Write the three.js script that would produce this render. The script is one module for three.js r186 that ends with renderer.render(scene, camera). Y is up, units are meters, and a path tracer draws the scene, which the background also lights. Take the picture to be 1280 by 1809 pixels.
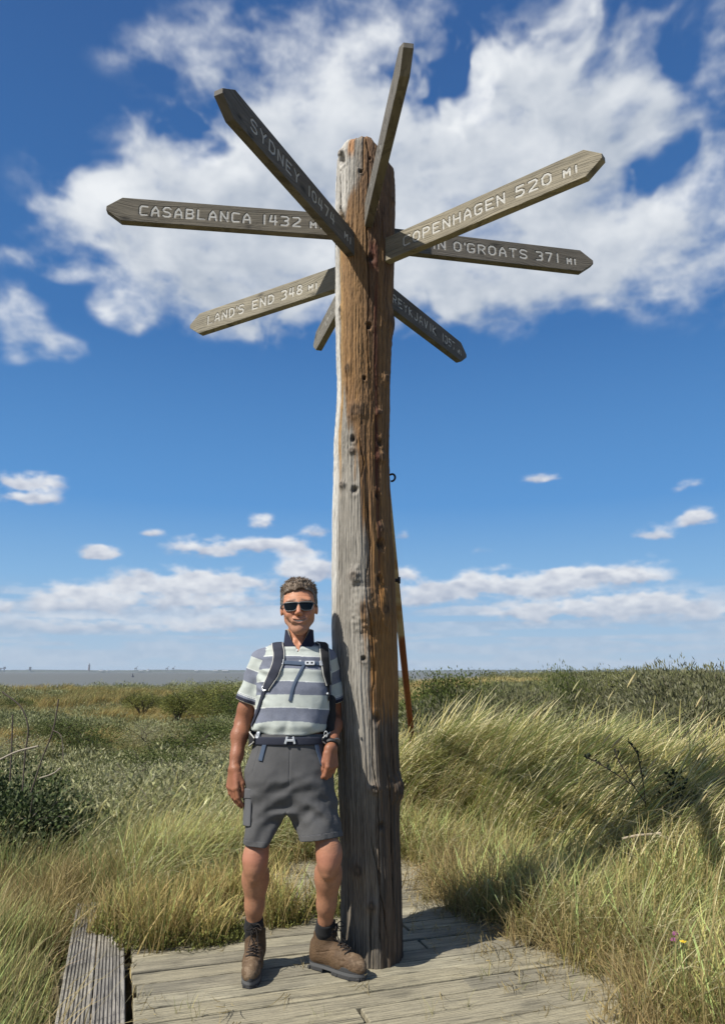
import * as THREE from 'three';
import { mergeGeometries, mergeVertices } from 'three/addons/utils/BufferGeometryUtils.js';
import { RoundedBoxGeometry } from 'three/addons/geometries/RoundedBoxGeometry.js';

// ---------------------------------------------------------------- camera, sky, sun, exposure
const scene = new THREE.Scene();
const camera = new THREE.PerspectiveCamera(71, 724 / 1024, 0.05, 40000);
camera.position.set(0, 1.345, 0);
camera.rotation.set(THREE.MathUtils.degToRad(12.56), 0, 0);
scene.add(camera);
const renderer = new THREE.WebGLRenderer({ antialias: true });
renderer.setSize(724, 1024);
renderer.toneMapping = THREE.LinearToneMapping;
renderer.toneMappingExposure = 1.3;
renderer.shadowMap.enabled = true;

const SUN_DIR = new THREE.Vector3(-0.555, 0.743, 0.374).normalize();
const SUN_LEVEL = 5.0;
const SKY_LEVEL = 0.77;
const HAZE = 0.000032;

const V3 = (x, y, z) => new THREE.Vector3(x, y, z);
const clamp = (x, a = 0, b = 1) => Math.min(b, Math.max(a, x));
const lerp = (a, b, t) => a + (b - a) * t;
const sstep = (a, b, x) => { const t = clamp((x - a) / (b - a)); return t * t * (3 - 2 * t); };
function rng(seed) { let a = seed >>> 0; return () => { a |= 0; a = a + 0x6D2B79F5 | 0; let t = Math.imul(a ^ a >>> 15, 1 | a); t = t + Math.imul(t ^ t >>> 7, 61 | t) ^ t; return ((t ^ t >>> 14) >>> 0) / 4294967296; }; }

// value noise in three dimensions, with a hashed lattice
const LAT = new Float32Array(65536);
{ const r = rng(77); for (let i = 0; i < 65536; i++) LAT[i] = r(); }
const hsh = (x, y, z) => LAT[(Math.imul(x, 374761393) + Math.imul(y, 668265263) + Math.imul(z, 1274126177) ^ Math.imul(x ^ y ^ z, 40503)) >>> 7 & 65535];
function noise(x, y, z) {
  const xi = Math.floor(x), yi = Math.floor(y), zi = Math.floor(z);
  let u = x - xi, v = y - yi, w = z - zi;
  u = u * u * u * (u * (u * 6 - 15) + 10); v = v * v * v * (v * (v * 6 - 15) + 10); w = w * w * w * (w * (w * 6 - 15) + 10);
  const a = hsh(xi, yi, zi), b = hsh(xi + 1, yi, zi), c = hsh(xi, yi + 1, zi), d = hsh(xi + 1, yi + 1, zi);
  const e = hsh(xi, yi, zi + 1), f = hsh(xi + 1, yi, zi + 1), g = hsh(xi, yi + 1, zi + 1), h = hsh(xi + 1, yi + 1, zi + 1);
  const p = a + (b - a) * u, q = c + (d - c) * u, r = e + (f - e) * u, s = g + (h - g) * u;
  const m = p + (q - p) * v, n = r + (s - r) * v;
  return m + (n - m) * w;
}
function fbm(x, y, z, oct = 4, gain = 0.5, lac = 2.03) { let s = 0, a = 1, t = 0; for (let i = 0; i < oct; i++) { s += a * noise(x, y, z); t += a; a *= gain; x = x * lac + 17.3; y = y * lac + 5.1; z = z * lac + 9.7; } return s / t; }

const CLOUD_BODY = [[-14.0,32.8,11.6,4.2,1.00], [-21.4,33.5,5.0,2.7,0.80], [-8.0,40.4,10.5,4.6,0.95], [0.0,46.2,11.0,3.4,0.66], [10.7,36.5,11.3,7.6,1.10], [18.6,38.0,6.3,5.3,0.90], [25.9,30.4,6.5,4.7,1.00], [24.2,41.7,4.7,3.9,0.45], [16.4,44.7,7.2,2.4,0.50], [30.9,40.9,2.3,4.3,0.55], [-20.7,43.4,5.0,1.5,0.42], [0.0,33.5,12.9,5.3,1.10], [12.7,29.6,8.6,3.0,0.80], [-6.9,29.7,9.4,2.8,0.80], [-22.0,38.6,2.4,1.2,0.36], [17.7,27.8,2.7,1.6,0.40], [-28.1,28.7,2.0,0.8,0.50], [-28.4,25.5,2.4,1.4,0.62], [-25.5,23.8,1.9,1.1,0.66], [-23.1,28.0,2.8,0.8,0.50], [-19.9,26.7,1.1,1.2,0.60], [6.4,29.5,2.0,2.0,0.40], [18.9,25.9,0.9,0.4,0.60]];
const CLOUD_GAP = [[8.1,43.9,2.4,1.8,1.00], [10.2,45.8,2.6,1.2,0.50], [25.4,35.6,1.7,1.4,0.70], [-17.3,38.7,2.7,1.0,0.60], [-15.9,40.0,3.0,1.4,0.40], [24.6,34.3,1.3,2.4,0.40], [2.7,43.3,2.1,1.0,0.30], [15.4,45.2,3.0,1.2,0.40], [0.0,27.8,7.8,2.1,0.60], [-23.5,36.0,2.7,1.4,0.30], [22.7,44.5,2.7,1.8,0.50], [27.9,42.4,1.3,1.8,0.40]];
const CLOUD_LOW = [[-25.7,13.6,2.7,0.6,0.70], [-25.4,12.4,2.1,0.8,1.00], [-20.2,8.7,1.5,0.5,1.00], [-16.7,10.4,1.0,0.3,0.70], [-8.2,11.6,1.2,0.5,0.80], [-13.0,9.4,2.9,0.7,0.90], [-7.3,9.6,3.2,0.8,1.00], [-3.7,10.9,1.4,0.5,0.50], [-4.1,7.9,2.7,1.3,1.00], [-13.1,6.6,6.6,1.1,1.00], [-17.9,6.1,1.7,0.4,0.60], [-21.8,4.8,3.4,1.0,1.00], [-13.7,5.1,7.0,0.8,0.70], [-26.4,4.3,0.6,0.4,0.90], [-20.5,3.3,8.2,0.6,0.55], [-9.7,3.5,6.2,0.8,0.60], [14.4,14.7,1.8,0.4,0.70], [25.1,13.2,1.3,0.4,0.50], [25.4,10.7,1.3,0.6,1.00], [22.5,10.0,1.7,0.7,0.60], [3.1,10.7,0.8,0.5,0.50], [3.4,7.4,1.1,0.6,0.70], [10.7,6.3,6.4,1.1,1.00], [19.2,6.9,4.3,0.9,1.00], [14.9,4.4,6.9,0.9,0.90], [21.8,4.8,4.5,0.8,0.90], [4.5,5.5,2.7,0.9,0.70], [9.5,9.3,0.9,0.4,0.35], [25.5,4.0,2.2,0.5,0.60]];


function makeSky() {
  const W = 4096, H = 2048, data = new Float32Array(W * H * 4), D = Math.PI / 180;
  // air: colours by height above the horizon, linear
  const stops = [[0, .44, .56, .69], [3, .36, .53, .72], [7, .24, .46, .74], [13, .115, .315, .655], [26, .057, .183, .455], [45, .040, .122, .335], [90, .026, .075, .22]];
  const air = (el) => { let i = 0; while (i < stops.length - 2 && el > stops[i + 1][0]) i++; const a = stops[i], b = stops[i + 1], t = clamp((el - a[0]) / (b[0] - a[0])); return [lerp(a[1], b[1], t), lerp(a[2], b[2], t), lerp(a[3], b[3], t)]; };
  const body = (az, el) => {
    let s = 0;
    for (const [a, e, ra, re, w] of CLOUD_BODY) { const dx = (az - a) / ra, dy = (el - e) / re, q = dx * dx + dy * dy; if (q < 4) s += w * Math.exp(-q * 0.95); }
    for (const [a, e, ra, re, w] of CLOUD_GAP) { const dx = (az - a) / ra, dy = (el - e) / re, q = dx * dx + dy * dy; if (q < 6) s -= w * Math.exp(-q * .75) * (.2 + 1.25 * sstep(.28, .74, fbm(az * .42 + 3, el * .5, 7.7, 3))); }
    return s;
  };
  const inView = (az) => Math.abs(az) < 36;
  // cloud cover (0..1.5) at a direction
  const cover = (az, el, x, y, z, oct) => {
    let c = 0, kind = 0;
    if (el > 18) {
      const wx = (fbm(x * 11 + 40, y * 11, z * 11, Math.min(oct, 3)) - .5) * 7, wy = (fbm(x * 11, y * 11 + 70, z * 11, Math.min(oct, 3)) - .5) * 5;
      const n0 = fbm(x * 17 + wx * .09, y * 21, z * 17 + wy * .09, oct, .58), rid = 1 - Math.abs(2 * fbm(x * 13 + wy * .12 + 9, y * 30 + wx * .1, z * 13, Math.min(oct, 4), .55) - 1), n = lerp(n0, rid - .32, .32);
      const here = inView(az) && el < 52;
      const b = here ? body(az + wx * 1.0, el + wy * .9) : 0;
      const w = here ? sstep(52, 48, el) * sstep(36, 33, Math.abs(az)) : 0;
      const wild = sstep(.53, .72, fbm(x * 3.1 + 3, y * 3.1, z * 3.1, 2)) * 1.05;
      c = lerp(wild, Math.min(b, 1.25), w) + (n - .5) * 1.9 * (.22 + .78 * sstep(.05, .5, lerp(wild, b, w))) - .03;
    }
    if (el < 20) {
      const px = x / (y + .045), pz = z / (y + .045);
      const warp = (fbm(x * 26, y * 70, z * 26, Math.max(2, oct - 1)) - .5);
      let b = 0, lo = 0;
      if (inView(az)) {
        for (const [a, e, ra, re, w] of CLOUD_LOW) {
          const dx = (az - a) / ra; if (dx * dx > 3) continue;
          let dy = (el - e) / re + warp * 1.9; const flat = dy < 0 ? 1.9 : .95; const q = dx * dx * dx * dx * .5 + dx * dx * .6 + dy * dy * flat * flat * .8;
          if (q < 5) { const g = w * Math.exp(-q * 1.0); b += g; lo += g * dy; }
        }
      } else { b = sstep(.5, .68, fbm(px * .34 + 9, 2.5, pz * .34, 3)) * sstep(17, 8, el) * 1.1; lo = 0; }
      const streak = sstep(8, 4, el) * sstep(-.4, .8, el) * sstep(.30, .58, fbm(az * .14 + 5, el * 1.7, 3.3, oct)) * .80;
      const n = fbm(x * 46, y * 100, z * 46, oct, .60);
      const c2 = Math.max(b, streak) + (n - .5) * 1.0 * Math.min(1, b * 1.6 + .25);
      const w = sstep(20, 16, el);
      if (el > 18) c = lerp(c, c2, w); else c = c2;
      kind = (b > .04 ? lo / (b + .02) : -.2);
      return [c, kind, b];
    }
    return [c, 0, 1];
  };
  for (let j = 0; j < H; j++) {
    const el = ((j + .5) / H - .5) * 180;
    for (let i = 0; i < W; i++) {
      const o = (j * W + i) * 4; let r, g, b;
      if (el < -1) { r = .30; g = .34; b = .38; }
      else {
        const az0 = ((i + .5) / W - .5) * 360;                 // atan2(z, x)
        const az = az0 + 90 > 180 ? az0 + 90 - 360 : az0 + 90;     // 0 = straight ahead (-z), clockwise
        if (!inView(az) && ((i & 3) || (j & 3)) && (j >> 2 << 2) > H / 2) { const q = ((j >> 2 << 2) * W + (i >> 2 << 2)) * 4; for (let k = 0; k < 4; k++) data[o + k] = data[q + k]; continue; }   // coarser behind and beside the camera
        const e = Math.max(el, .02) * D, ce = Math.cos(e), x = Math.sin(az * D) * ce, y = Math.sin(e), z = -Math.cos(az * D) * ce;
        [r, g, b] = air(Math.max(el, 0));
        const sd = x * SUN_DIR.x + y * SUN_DIR.y + z * SUN_DIR.z;
        const halo = Math.pow(Math.max(0, sd), 24) * .35 + Math.pow(Math.max(0, sd), 5) * .05;
        r += halo; g += halo * .95; b += halo * .88;
        const oct = inView(az) ? 6 : 2;
        const [c, k, bb] = cover(az, el, x, y, z, oct);
        let a;
        if (el >= 18) {
          a = sstep(.15, 1.16, c) * (.86 + .14 * sstep(.6, 1.3, c));
          if (a > 0.002) {
            const s = 0.055, c2 = cover(az + (-2.2), el + 1.8, x - s * .55, y + s * .5, z + s * .2, inView(az) ? 4 : 3)[0];
            const thick = sstep(.55, 1.35, c), lit = clamp(.56 + (c - c2) * .50 - thick * .16 + (fbm(x * 6 + 5, y * 8, z * 6 + 8, 3) - .5) * .65);
            const w = [.90, .925, .945], s2 = [.43, .49, .58];
            a *= .95;
            r = lerp(r, lerp(s2[0], w[0], lit), a); g = lerp(g, lerp(s2[1], w[1], lit), a); b = lerp(b, lerp(s2[2], w[2], lit), a);
          }
        } else {
          a = sstep(.16, .74, c) * (.42 + .5 * clamp(bb * 1.5)) * sstep(-.6, .8, el);
          const lit = clamp(.42 + k * .62 + (fbm(x * 60, y * 120, z * 60, 3) - .5) * 1.1);
          const far = sstep(9, 1, el), w = [lerp(.86, .70, far), lerp(.87, .73, far), lerp(.89, .79, far)], s2 = [lerp(.42, .42, far), lerp(.46, .50, far), lerp(.57, .63, far)];
          r = lerp(r, lerp(s2[0], w[0], lit), a); g = lerp(g, lerp(s2[1], w[1], lit), a); b = lerp(b, lerp(s2[2], w[2], lit), a);
        }
      }
      data[o] = r * SKY_LEVEL; data[o + 1] = g * SKY_LEVEL; data[o + 2] = b * SKY_LEVEL; data[o + 3] = 1;
    }
  }
  const t = new THREE.DataTexture(data, W, H, THREE.RGBAFormat, THREE.FloatType);
  t.mapping = THREE.EquirectangularReflectionMapping; t.magFilter = THREE.LinearFilter; t.minFilter = THREE.LinearFilter; t.colorSpace = THREE.LinearSRGBColorSpace; t.needsUpdate = true;
  return t;
}
scene.background = makeSky();
scene.environment = scene.background;

const sun = new THREE.DirectionalLight(new THREE.Color().setRGB(1, .955, .87), SUN_LEVEL);
sun.name = 'sun';
sun.position.copy(SUN_DIR).multiplyScalar(60).add(V3(0, 0, -5));
sun.target.position.set(0, 0, -5);
sun.castShadow = true; sun.shadow.mapSize.set(4096, 4096); sun.shadow.radius = 1;
Object.assign(sun.shadow.camera, { left: -14, right: 14, top: 14, bottom: -14, near: 1, far: 160 });
scene.add(sun, sun.target);
scene.fog = new THREE.FogExp2(new THREE.Color().setRGB(.62, .72, .84), HAZE);

// ---------------------------------------------------------------- helpers
const used = new Map();
function numbered(n) { const k = used.get(n) ?? 0; used.set(n, k + 1); return k ? n + '_' + String(k).padStart(3, '0') : n; }
function tag(o, label, category, group, kind) { if (label) o.userData.label = label; if (category) o.userData.category = category; if (group) o.userData.group = group; if (kind) o.userData.kind = kind; return o; }
function thing(name, label, category, at = [0, 0, 0], turn = 0, group) { const o = new THREE.Group(); o.name = numbered(name); o.position.set(...at); o.rotation.y = turn; scene.add(o); return tag(o, label, category, group); }
function mesh(name, geo, mat, parent = scene) { const m = new THREE.Mesh(geo, mat); m.name = parent === scene ? numbered(name) : name; m.castShadow = m.receiveShadow = true; parent.add(m); return m; }
function structure(name, geo, mat) { const m = mesh(name, geo, mat); m.userData.kind = 'structure'; return m; }
function stuffInst(name, geo, mat, places, label, category, parent = scene) {
  // places: [x, y, z, turn, scale, tiltX, tiltZ, [r, g, b]]
  const m = new THREE.InstancedMesh(geo, mat, places.length), M = new THREE.Matrix4(), q = new THREE.Quaternion(), q2 = new THREE.Quaternion(), p = V3(0, 0, 0), s = V3(1, 1, 1), c = new THREE.Color();
  places.forEach(([x, y, z, t, k, tx, tz, col, ky], i) => {
    q.setFromAxisAngle(V3(0, 1, 0), t); q2.setFromEuler(new THREE.Euler(tx, 0, tz)); q.premultiply(q2);
    M.compose(p.set(x, y, z), q, s.set(k, k * (ky ?? 1), k)); m.setMatrixAt(i, M); m.setColorAt(i, c.setRGB(...col));
  });
  m.name = parent === scene ? numbered(name) : name; m.castShadow = m.receiveShadow = true; m.userData.kind = 'stuff'; parent.add(m); if (label) tag(m, label, category);
  return m;
}
function dataTex(w, h, fn, srgb = false) {
  const d = new Uint8Array(w * h * 4);
  for (let j = 0; j < h; j++) for (let i = 0; i < w; i++) {
    const c = fn((i + .5) / w, (j + .5) / h, i, j), o = (j * w + i) * 4;
    for (let k = 0; k < 3; k++) { let v = clamp(Array.isArray(c) ? c[k] : c); if (srgb) v = v <= .0031308 ? v * 12.92 : 1.055 * Math.pow(v, 1 / 2.4) - .055; d[o + k] = Math.round(v * 255); }
    d[o + 3] = 255;
  }
  const t = new THREE.DataTexture(d, w, h, THREE.RGBAFormat);
  t.wrapS = t.wrapT = THREE.RepeatWrapping; t.magFilter = THREE.LinearFilter; t.minFilter = THREE.LinearMipmapLinearFilter; t.generateMipmaps = true;
  if (srgb) t.colorSpace = THREE.SRGBColorSpace; t.needsUpdate = true; return t;
}
// tileable lookups into value noise
function tn(u, v, fu, fv, seed = 0) { const x = u * fu, y = v * fv, xi = Math.floor(x), yi = Math.floor(y); let a = x - xi, b = y - yi; a = a * a * (3 - 2 * a); b = b * b * (3 - 2 * b); const x0 = ((xi % fu) + fu) % fu, x1 = (x0 + 1) % fu, y0 = ((yi % fv) + fv) % fv, y1 = (y0 + 1) % fv; return lerp(lerp(hsh(x0, y0, seed), hsh(x1, y0, seed), a), lerp(hsh(x0, y1, seed), hsh(x1, y1, seed), a), b); }
function tfbm(u, v, fu, fv, oct, seed = 0) { let s = 0, a = 1, t = 0; for (let i = 0; i < oct; i++) { s += a * tn(u, v, fu, fv, seed + i * 13); t += a; a *= .55; fu *= 2; fv *= 2; } return s / t; }
const std = (o) => new THREE.MeshStandardMaterial({ roughness: .85, ...o });
function paint(geo, fn) { const p = geo.attributes.position, c = new Float32Array(p.count * 3); for (let i = 0; i < p.count; i++) { const k = fn(p.getX(i), p.getY(i), p.getZ(i), i); c[i * 3] = k[0]; c[i * 3 + 1] = k[1]; c[i * 3 + 2] = k[2]; } geo.setAttribute('color', new THREE.BufferAttribute(c, 3)); return geo; }
function geoFrom(pos, idx, extra = {}) { const g = new THREE.BufferGeometry(); g.setAttribute('position', new THREE.BufferAttribute(new Float32Array(pos), 3)); if (extra.uv) g.setAttribute('uv', new THREE.BufferAttribute(new Float32Array(extra.uv), 2)); if (extra.color) g.setAttribute('color', new THREE.BufferAttribute(new Float32Array(extra.color), 3)); g.setIndex(idx); g.computeVertexNormals(); return g; }
function lerpC(a, b, t) { return [lerp(a[0], b[0], t), lerp(a[1], b[1], t), lerp(a[2], b[2], t)]; }

// ---------------------------------------------------------------- land and water
// the deck's own axes: s runs along its planks (right and away), t along the walkway (away and left)
const TURN = THREE.MathUtils.degToRad(18.2), E1 = [Math.cos(TURN), -Math.sin(TURN)], E2 = [-Math.sin(TURN), -Math.cos(TURN)];
const st = (s, t) => [s * E1[0] + t * E2[0], s * E1[1] + t * E2[1]];
const toST = (x, z) => [x * E1[0] + z * E1[1], x * E2[0] + z * E2[1]];
const bump2 = (x, z, cx, cz, rx, rz) => Math.exp(-(((x - cx) / rx) ** 2) - ((z - cz) / rz) ** 2);
const SEA = -4.6;
function land(x, z) {
  const d = Math.hypot(x, z);
  let h = -.24 + (fbm(x * .35, 3, z * .35, 3) - .5) * .3 + (fbm(x * .06 + 7, 1, z * .06, 3) - .5) * sstep(12, 40, d) * 1.3;
  h += .40 * bump2(x, z, 2.75, -6.3, 1.5, 1.6) + .62 * bump2(x, z, .95, -7.0, 1.3, 1.1) + .22 * bump2(x, z, 4.2, -5.2, 1.6, 2);
  h += .30 * sstep(1, 7, x) * sstep(-6, -12, z) + .12 * sstep(2, 9, x) * sstep(-14, -24, z);
  h -= .34 * bump2(x, z, -5, -13, 6, 7) - .12 * bump2(x, z, -1.5, -9, 2.2, 3);
  h -= .25 * bump2(x, z, -9, -30, 14, 14);
  const [s, t] = toST(x, z);
  const deck = sstep(-.75, -.25, s) * sstep(3.0, 2.5, s) * sstep(6.2, 5.6, t) * sstep(-3, -2, t);
  h = lerp(h, -.2, deck);
  h -= sstep(62, 90, -z + Math.abs(x) * .12 + (fbm(x * .05, 8, 0, 2) - .5) * 14) * (5.2 + h);
  if (z > 20) h -= sstep(40, 90, z) * (5.2 + h);
  return h;
}
{
  // one sheet: a fine grid near the deck stretching into a coarse one
  const nx = 300, nz = 320, pos = [], idx = [], col = [];
  const cx = (u) => { const k = u * 2 - 1; return 6 * k + 394 * Math.sign(k) * Math.pow(Math.abs(k), 4.5); };
  const cz = (v) => { const k = v * 2 - 1; return -6 + 7 * k + 150 * Math.sign(k) * Math.pow(Math.abs(k), 4); };
  for (let j = 0; j <= nz; j++) for (let i = 0; i <= nx; i++) {
    const x = cx(i / nx), z = cz(j / nz);
    pos.push(x, land(x, z), z);
    const n = fbm(x * .9, 2, z * .9, 3), m = fbm(x * .22 + 4, 5, z * .22, 3), f = fbm(x * 7, 2, z * 7, 2);
    const sand = sstep(.645, .72, m + (n - .5) * .25 + (f - .5) * .12) * .85;
    const soil = [lerp(.085, .15, n) * (.7 + .6 * f), lerp(.078, .12, n) * (.7 + .6 * f), lerp(.034, .055, n) * (.7 + .6 * f)], sd = [.36 + .08 * f, .27 + .07 * f, .18 + .05 * f];
    col.push(lerp(soil[0], sd[0], sand), lerp(soil[1], sd[1], sand), lerp(soil[2], sd[2], sand));
  }
  for (let j = 0; j < nz; j++) for (let i = 0; i < nx; i++) { const a = j * (nx + 1) + i, b = a + 1, c = a + nx + 1, d = c + 1; idx.push(a, c, b, b, c, d); }
  const g = geoFrom(pos, idx, { color: col });
  structure('ground', g, std({ vertexColors: true, roughness: 1 }));
}
{
  const g = new THREE.PlaneGeometry(60000, 24000, 120, 60); g.rotateX(-Math.PI / 2); g.translate(0, SEA, -11850);
  const uv = g.attributes.uv, p = g.attributes.position; for (let i = 0; i < p.count; i++) uv.setXY(i, p.getX(i) / 60, p.getZ(i) / 60);
  const wave = dataTex(256, 256, (u, v) => tfbm(u, v, 6, 14, 5, 3));
  structure('sea', g, new THREE.MeshStandardMaterial({ color: new THREE.Color().setRGB(.105, .113, .110), roughness: .92, bumpMap: wave, bumpScale: .5 }));
}
// the far coast and what stands on it
const COAST_Z = -9000;
{
  const pos = [], idx = [], n = 400;
  for (let i = 0; i <= n; i++) {
    const x = lerp(-7000, 7000, i / n), top = SEA + 16 + 16 * fbm(x * .002, 4, 0, 4) + 10 * noise(x * .02, 1, 1);
    pos.push(x, SEA - 5, COAST_Z + 60, x, SEA + 6, COAST_Z, x, top, COAST_Z - 120, x, top - 4, COAST_Z - 1800);
    if (i < n) for (let k = 0; k < 3; k++) { const a = i * 4 + k, b = a + 4; idx.push(a, b, a + 1, a + 1, b, b + 1); }
  }
  const g = geoFrom(pos, idx); structure('far_coast', g, std({ color: new THREE.Color().setRGB(.075, .085, .07), roughness: 1 }));
  const white = std({ color: new THREE.Color().setRGB(.50, .51, .51) }), dark = std({ color: new THREE.Color().setRGB(.10, .11, .13) }), brick = std({ color: new THREE.Color().setRGB(.12, .085, .08) }), roofM = std({ color: new THREE.Color().setRGB(.28, .29, .3) });
  const X = (px) => (px - 640) / 1268 * -COAST_Z * 1.0 * .99, Y = 22 + SEA;
  // tall tower by the docks
  const t = thing('dock_tower', 'tall slim dock tower standing above the far coast', 'tower', [X(165), Y - 6, COAST_Z + 20]);
  mesh('shaft', new THREE.CylinderGeometry(9, 12, 66, 12).translate(0, 33, 0), brick, t);
  mesh('gallery', new THREE.CylinderGeometry(13, 11, 8, 12).translate(0, 68, 0), brick, t);
  mesh('lantern', new THREE.CylinderGeometry(4.5, 5.5, 20, 10).translate(0, 82, 0), brick, t);
  const b2 = thing('tower_block', 'small dark block on the far coast left of the dock tower', 'building', [X(62), Y - 4, COAST_Z + 10]);
  mesh('wall', new THREE.BoxGeometry(20, 44, 20).translate(0, 22, 0), dark, b2); mesh('roof', new THREE.BoxGeometry(22, 4, 22).translate(0, 46, 0), dark, b2);
  // a jetty with a loading deck on legs
  const j = thing('loading_jetty', 'long low jetty on legs at the left end of the far coast', 'jetty', [X(16), Y - 12, COAST_Z + 160]);
  mesh('jetty_deck', new THREE.BoxGeometry(190, 9, 26).translate(0, 38, 0), dark, j);
  for (const k of [-80, -40, 0, 40, 80]) mesh('leg', new THREE.BoxGeometry(9, 42, 9).translate(k, 17, 0), dark, j);
  mesh('shed', new THREE.BoxGeometry(22, 16, 16).translate(84, 48, 0), dark, j);
  const sheds = [[187, 46, 11, 'white shed on the far coast nearest the dock tower'], [198, 26, 10, 'second white shed right of the dock tower'], [256, 44, 9, 'long white store midway along the far coast'], [268, 20, 18, 'taller white silo store midway along the far coast'], [352, 40, 10, 'white shed far right along the coast near the hiker'], [385, 56, 11, 'wide white shed on the coast close to the hiker'], [402, 74, 11, 'widest white shed on the coast beside the hiker']];
  for (const [px, w, h, label] of sheds) {
    const o = thing('dock_shed', label, 'shed', [X(px), Y - 4, COAST_Z + 30], 0, 'white sheds on the far coast');
    mesh('wall', new THREE.BoxGeometry(w, h, 40).translate(0, h / 2, 0), white, o);
    const s = new THREE.Shape(); s.moveTo(-w / 2 - 1, 0); s.lineTo(0, h * .3); s.lineTo(w / 2 + 1, 0);
    mesh('roof', new THREE.ExtrudeGeometry(s, { depth: 42, bevelEnabled: false }).translate(0, h, -21), roofM, o);
  }
  for (const [px, label] of [[301, 'grey dock crane on the far coast, left one of the pair'], [312, 'grey dock crane on the far coast, right one of the pair'], [247, 'grey dock crane standing alone on the far coast']]) {
    const o = thing('dock_crane', label, 'crane', [X(px), Y - 4, COAST_Z + 40]);
    for (const k of [-9, 9]) mesh('leg', new THREE.BoxGeometry(5, 26, 5).translate(k, 13, 0), dark, o);
    mesh('cab', new THREE.BoxGeometry(26, 10, 14).translate(0, 30, 0), dark, o);
    mesh('jib', new THREE.BoxGeometry(4, 40, 4).rotateZ(-.8).translate(14, 46, 0), dark, o);
  }
  const h2 = thing('farmhouse', 'small white house on the far coast right of the post', 'house', [X(965), Y - 2, COAST_Z + 20]);
  mesh('wall', new THREE.BoxGeometry(56, 22, 30).translate(0, 11, 0), white, h2); mesh('roof', new THREE.CylinderGeometry(1, 30, 14, 4).translate(0, 29, 0), roofM, h2);
  const by = thing('marker_buoy', 'small dark buoy floating on the sea', 'buoy', [-262, SEA, -840]);
  mesh('float', new THREE.CylinderGeometry(1.4, 1.7, 1.6, 12).translate(0, .4, 0), dark, by); mesh('cage', new THREE.CylinderGeometry(.5, 1.2, 2.6, 8).translate(0, 2.4, 0), dark, by); mesh('topmark', new THREE.ConeGeometry(.6, 1, 8).translate(0, 4.2, 0), dark, by);
}

// ---------------------------------------------------------------- deck and walkway
// weathered board: long grain lines, darker checks, lichen-grey patches
function boardTex(seed, base, w = 512, h = 256) {
  const f = (u, v) => {
    const g = tfbm(u, v, 4, 40, 4, seed), g2 = tfbm(u, v, 10, 96, 3, seed + 50), m = tfbm(u, v, 5, 4, 3, seed + 90), fine = tn(u, v, 200, 128, seed + 7);
    const line = sstep(.56, .70, g2) * .65 + sstep(.60, .72, g) * .45;
    return [g, m, line, fine];
  };
  const col = dataTex(w, h, (u, v) => { const [g, m, l, n] = f(u, v), k = (.60 + .62 * m) * (.74 + .46 * g) * (1 - .68 * l) * (.84 + .32 * n); return [base[0] * k, base[1] * k * lerp(1, .98, m), base[2] * k * lerp(1.0, .93, m)]; }, true);
  const bump = dataTex(w, h, (u, v) => { const [g, m, l, n] = f(u, v); return clamp(.55 + .35 * g - .45 * l + .08 * n); });
  return [col, bump];
}
{
  const deck = thing('deck'); deck.userData.kind = 'structure';
  const mats = [[.285, .255, .18], [.31, .277, .192], [.26, .235, .172], [.325, .295, .212]].map((b, i) => { const [map, bumpMap] = boardTex(11 + i * 7, b); return std({ map, bumpMap, bumpScale: .005, roughness: .92 }); });
  const r = rng(5), pitch = .1275;
  const geos = new Map();
  const plank = (len, variant) => {
    const key = len.toFixed(2) + variant; if (geos.has(key)) return geos.get(key);
    const rr = rng(900 + geos.size), g = new RoundedBoxGeometry(len, .038, .1185, 2, .006);
    const p = g.attributes.position, uv = g.attributes.uv, o = rr() * 3, o2 = Math.floor(rr() * 8) / 8;
    const cup = (rr() - .5) * .004;
    for (let i = 0; i < p.count; i++) {
      const x = p.getX(i), y = p.getY(i), z = p.getZ(i);
      uv.setXY(i, (x + o) / 1.1, (z + (y < -.018 ? .5 : 0)) / .24 + o2 + y * .8);
      p.setY(i, y + cup * (Math.abs(z) / .06) ** 2);
    }
    g.computeVertexNormals(); geos.set(key, g); return g;
  };
  let row = 0;
  for (let t = -.6; t < 5.75; t += pitch, row++) {
    const sEnd = 2.62 + (r() - .5) * .06, s0 = .145 + (r() - .5) * .014;
    const joints = t < 1.9 ? [] : (row % 2 ? [] : [.95 + .6 * Math.floor(r() * 3)]);
    if (Math.abs(t - 3.1) < .2 && joints.length === 0) joints.push(1.02 + (r() - .5) * .05);
    let a = s0;
    for (const e of [...joints, sEnd]) {
      const len = Math.round((e - a - .005) * 20) / 20; const c = a + (e - a) / 2, [x, z] = st(c, t);
      const m = mesh('plank', plank(Math.max(.1, len), Math.floor(r() * 3)), mats[Math.floor(r() * 4)], deck);
      m.position.set(x, -.019 + (r() - .5) * .004, z); m.rotation.set((r() - .5) * .012, TURN, 0); if (r() < .5) m.rotation.y += Math.PI;
      a = e;
    }
  }
  const under = std({ color: new THREE.Color().setRGB(.10, .085, .06) });
  for (const s of [.5, 1.4, 2.3]) { const [x, z] = st(s, 2.7); const m = mesh('joist', new THREE.BoxGeometry(.07, .12, 6.6), under, deck); m.position.set(x, -.105, z); m.rotation.y = TURN; }
}
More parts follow.
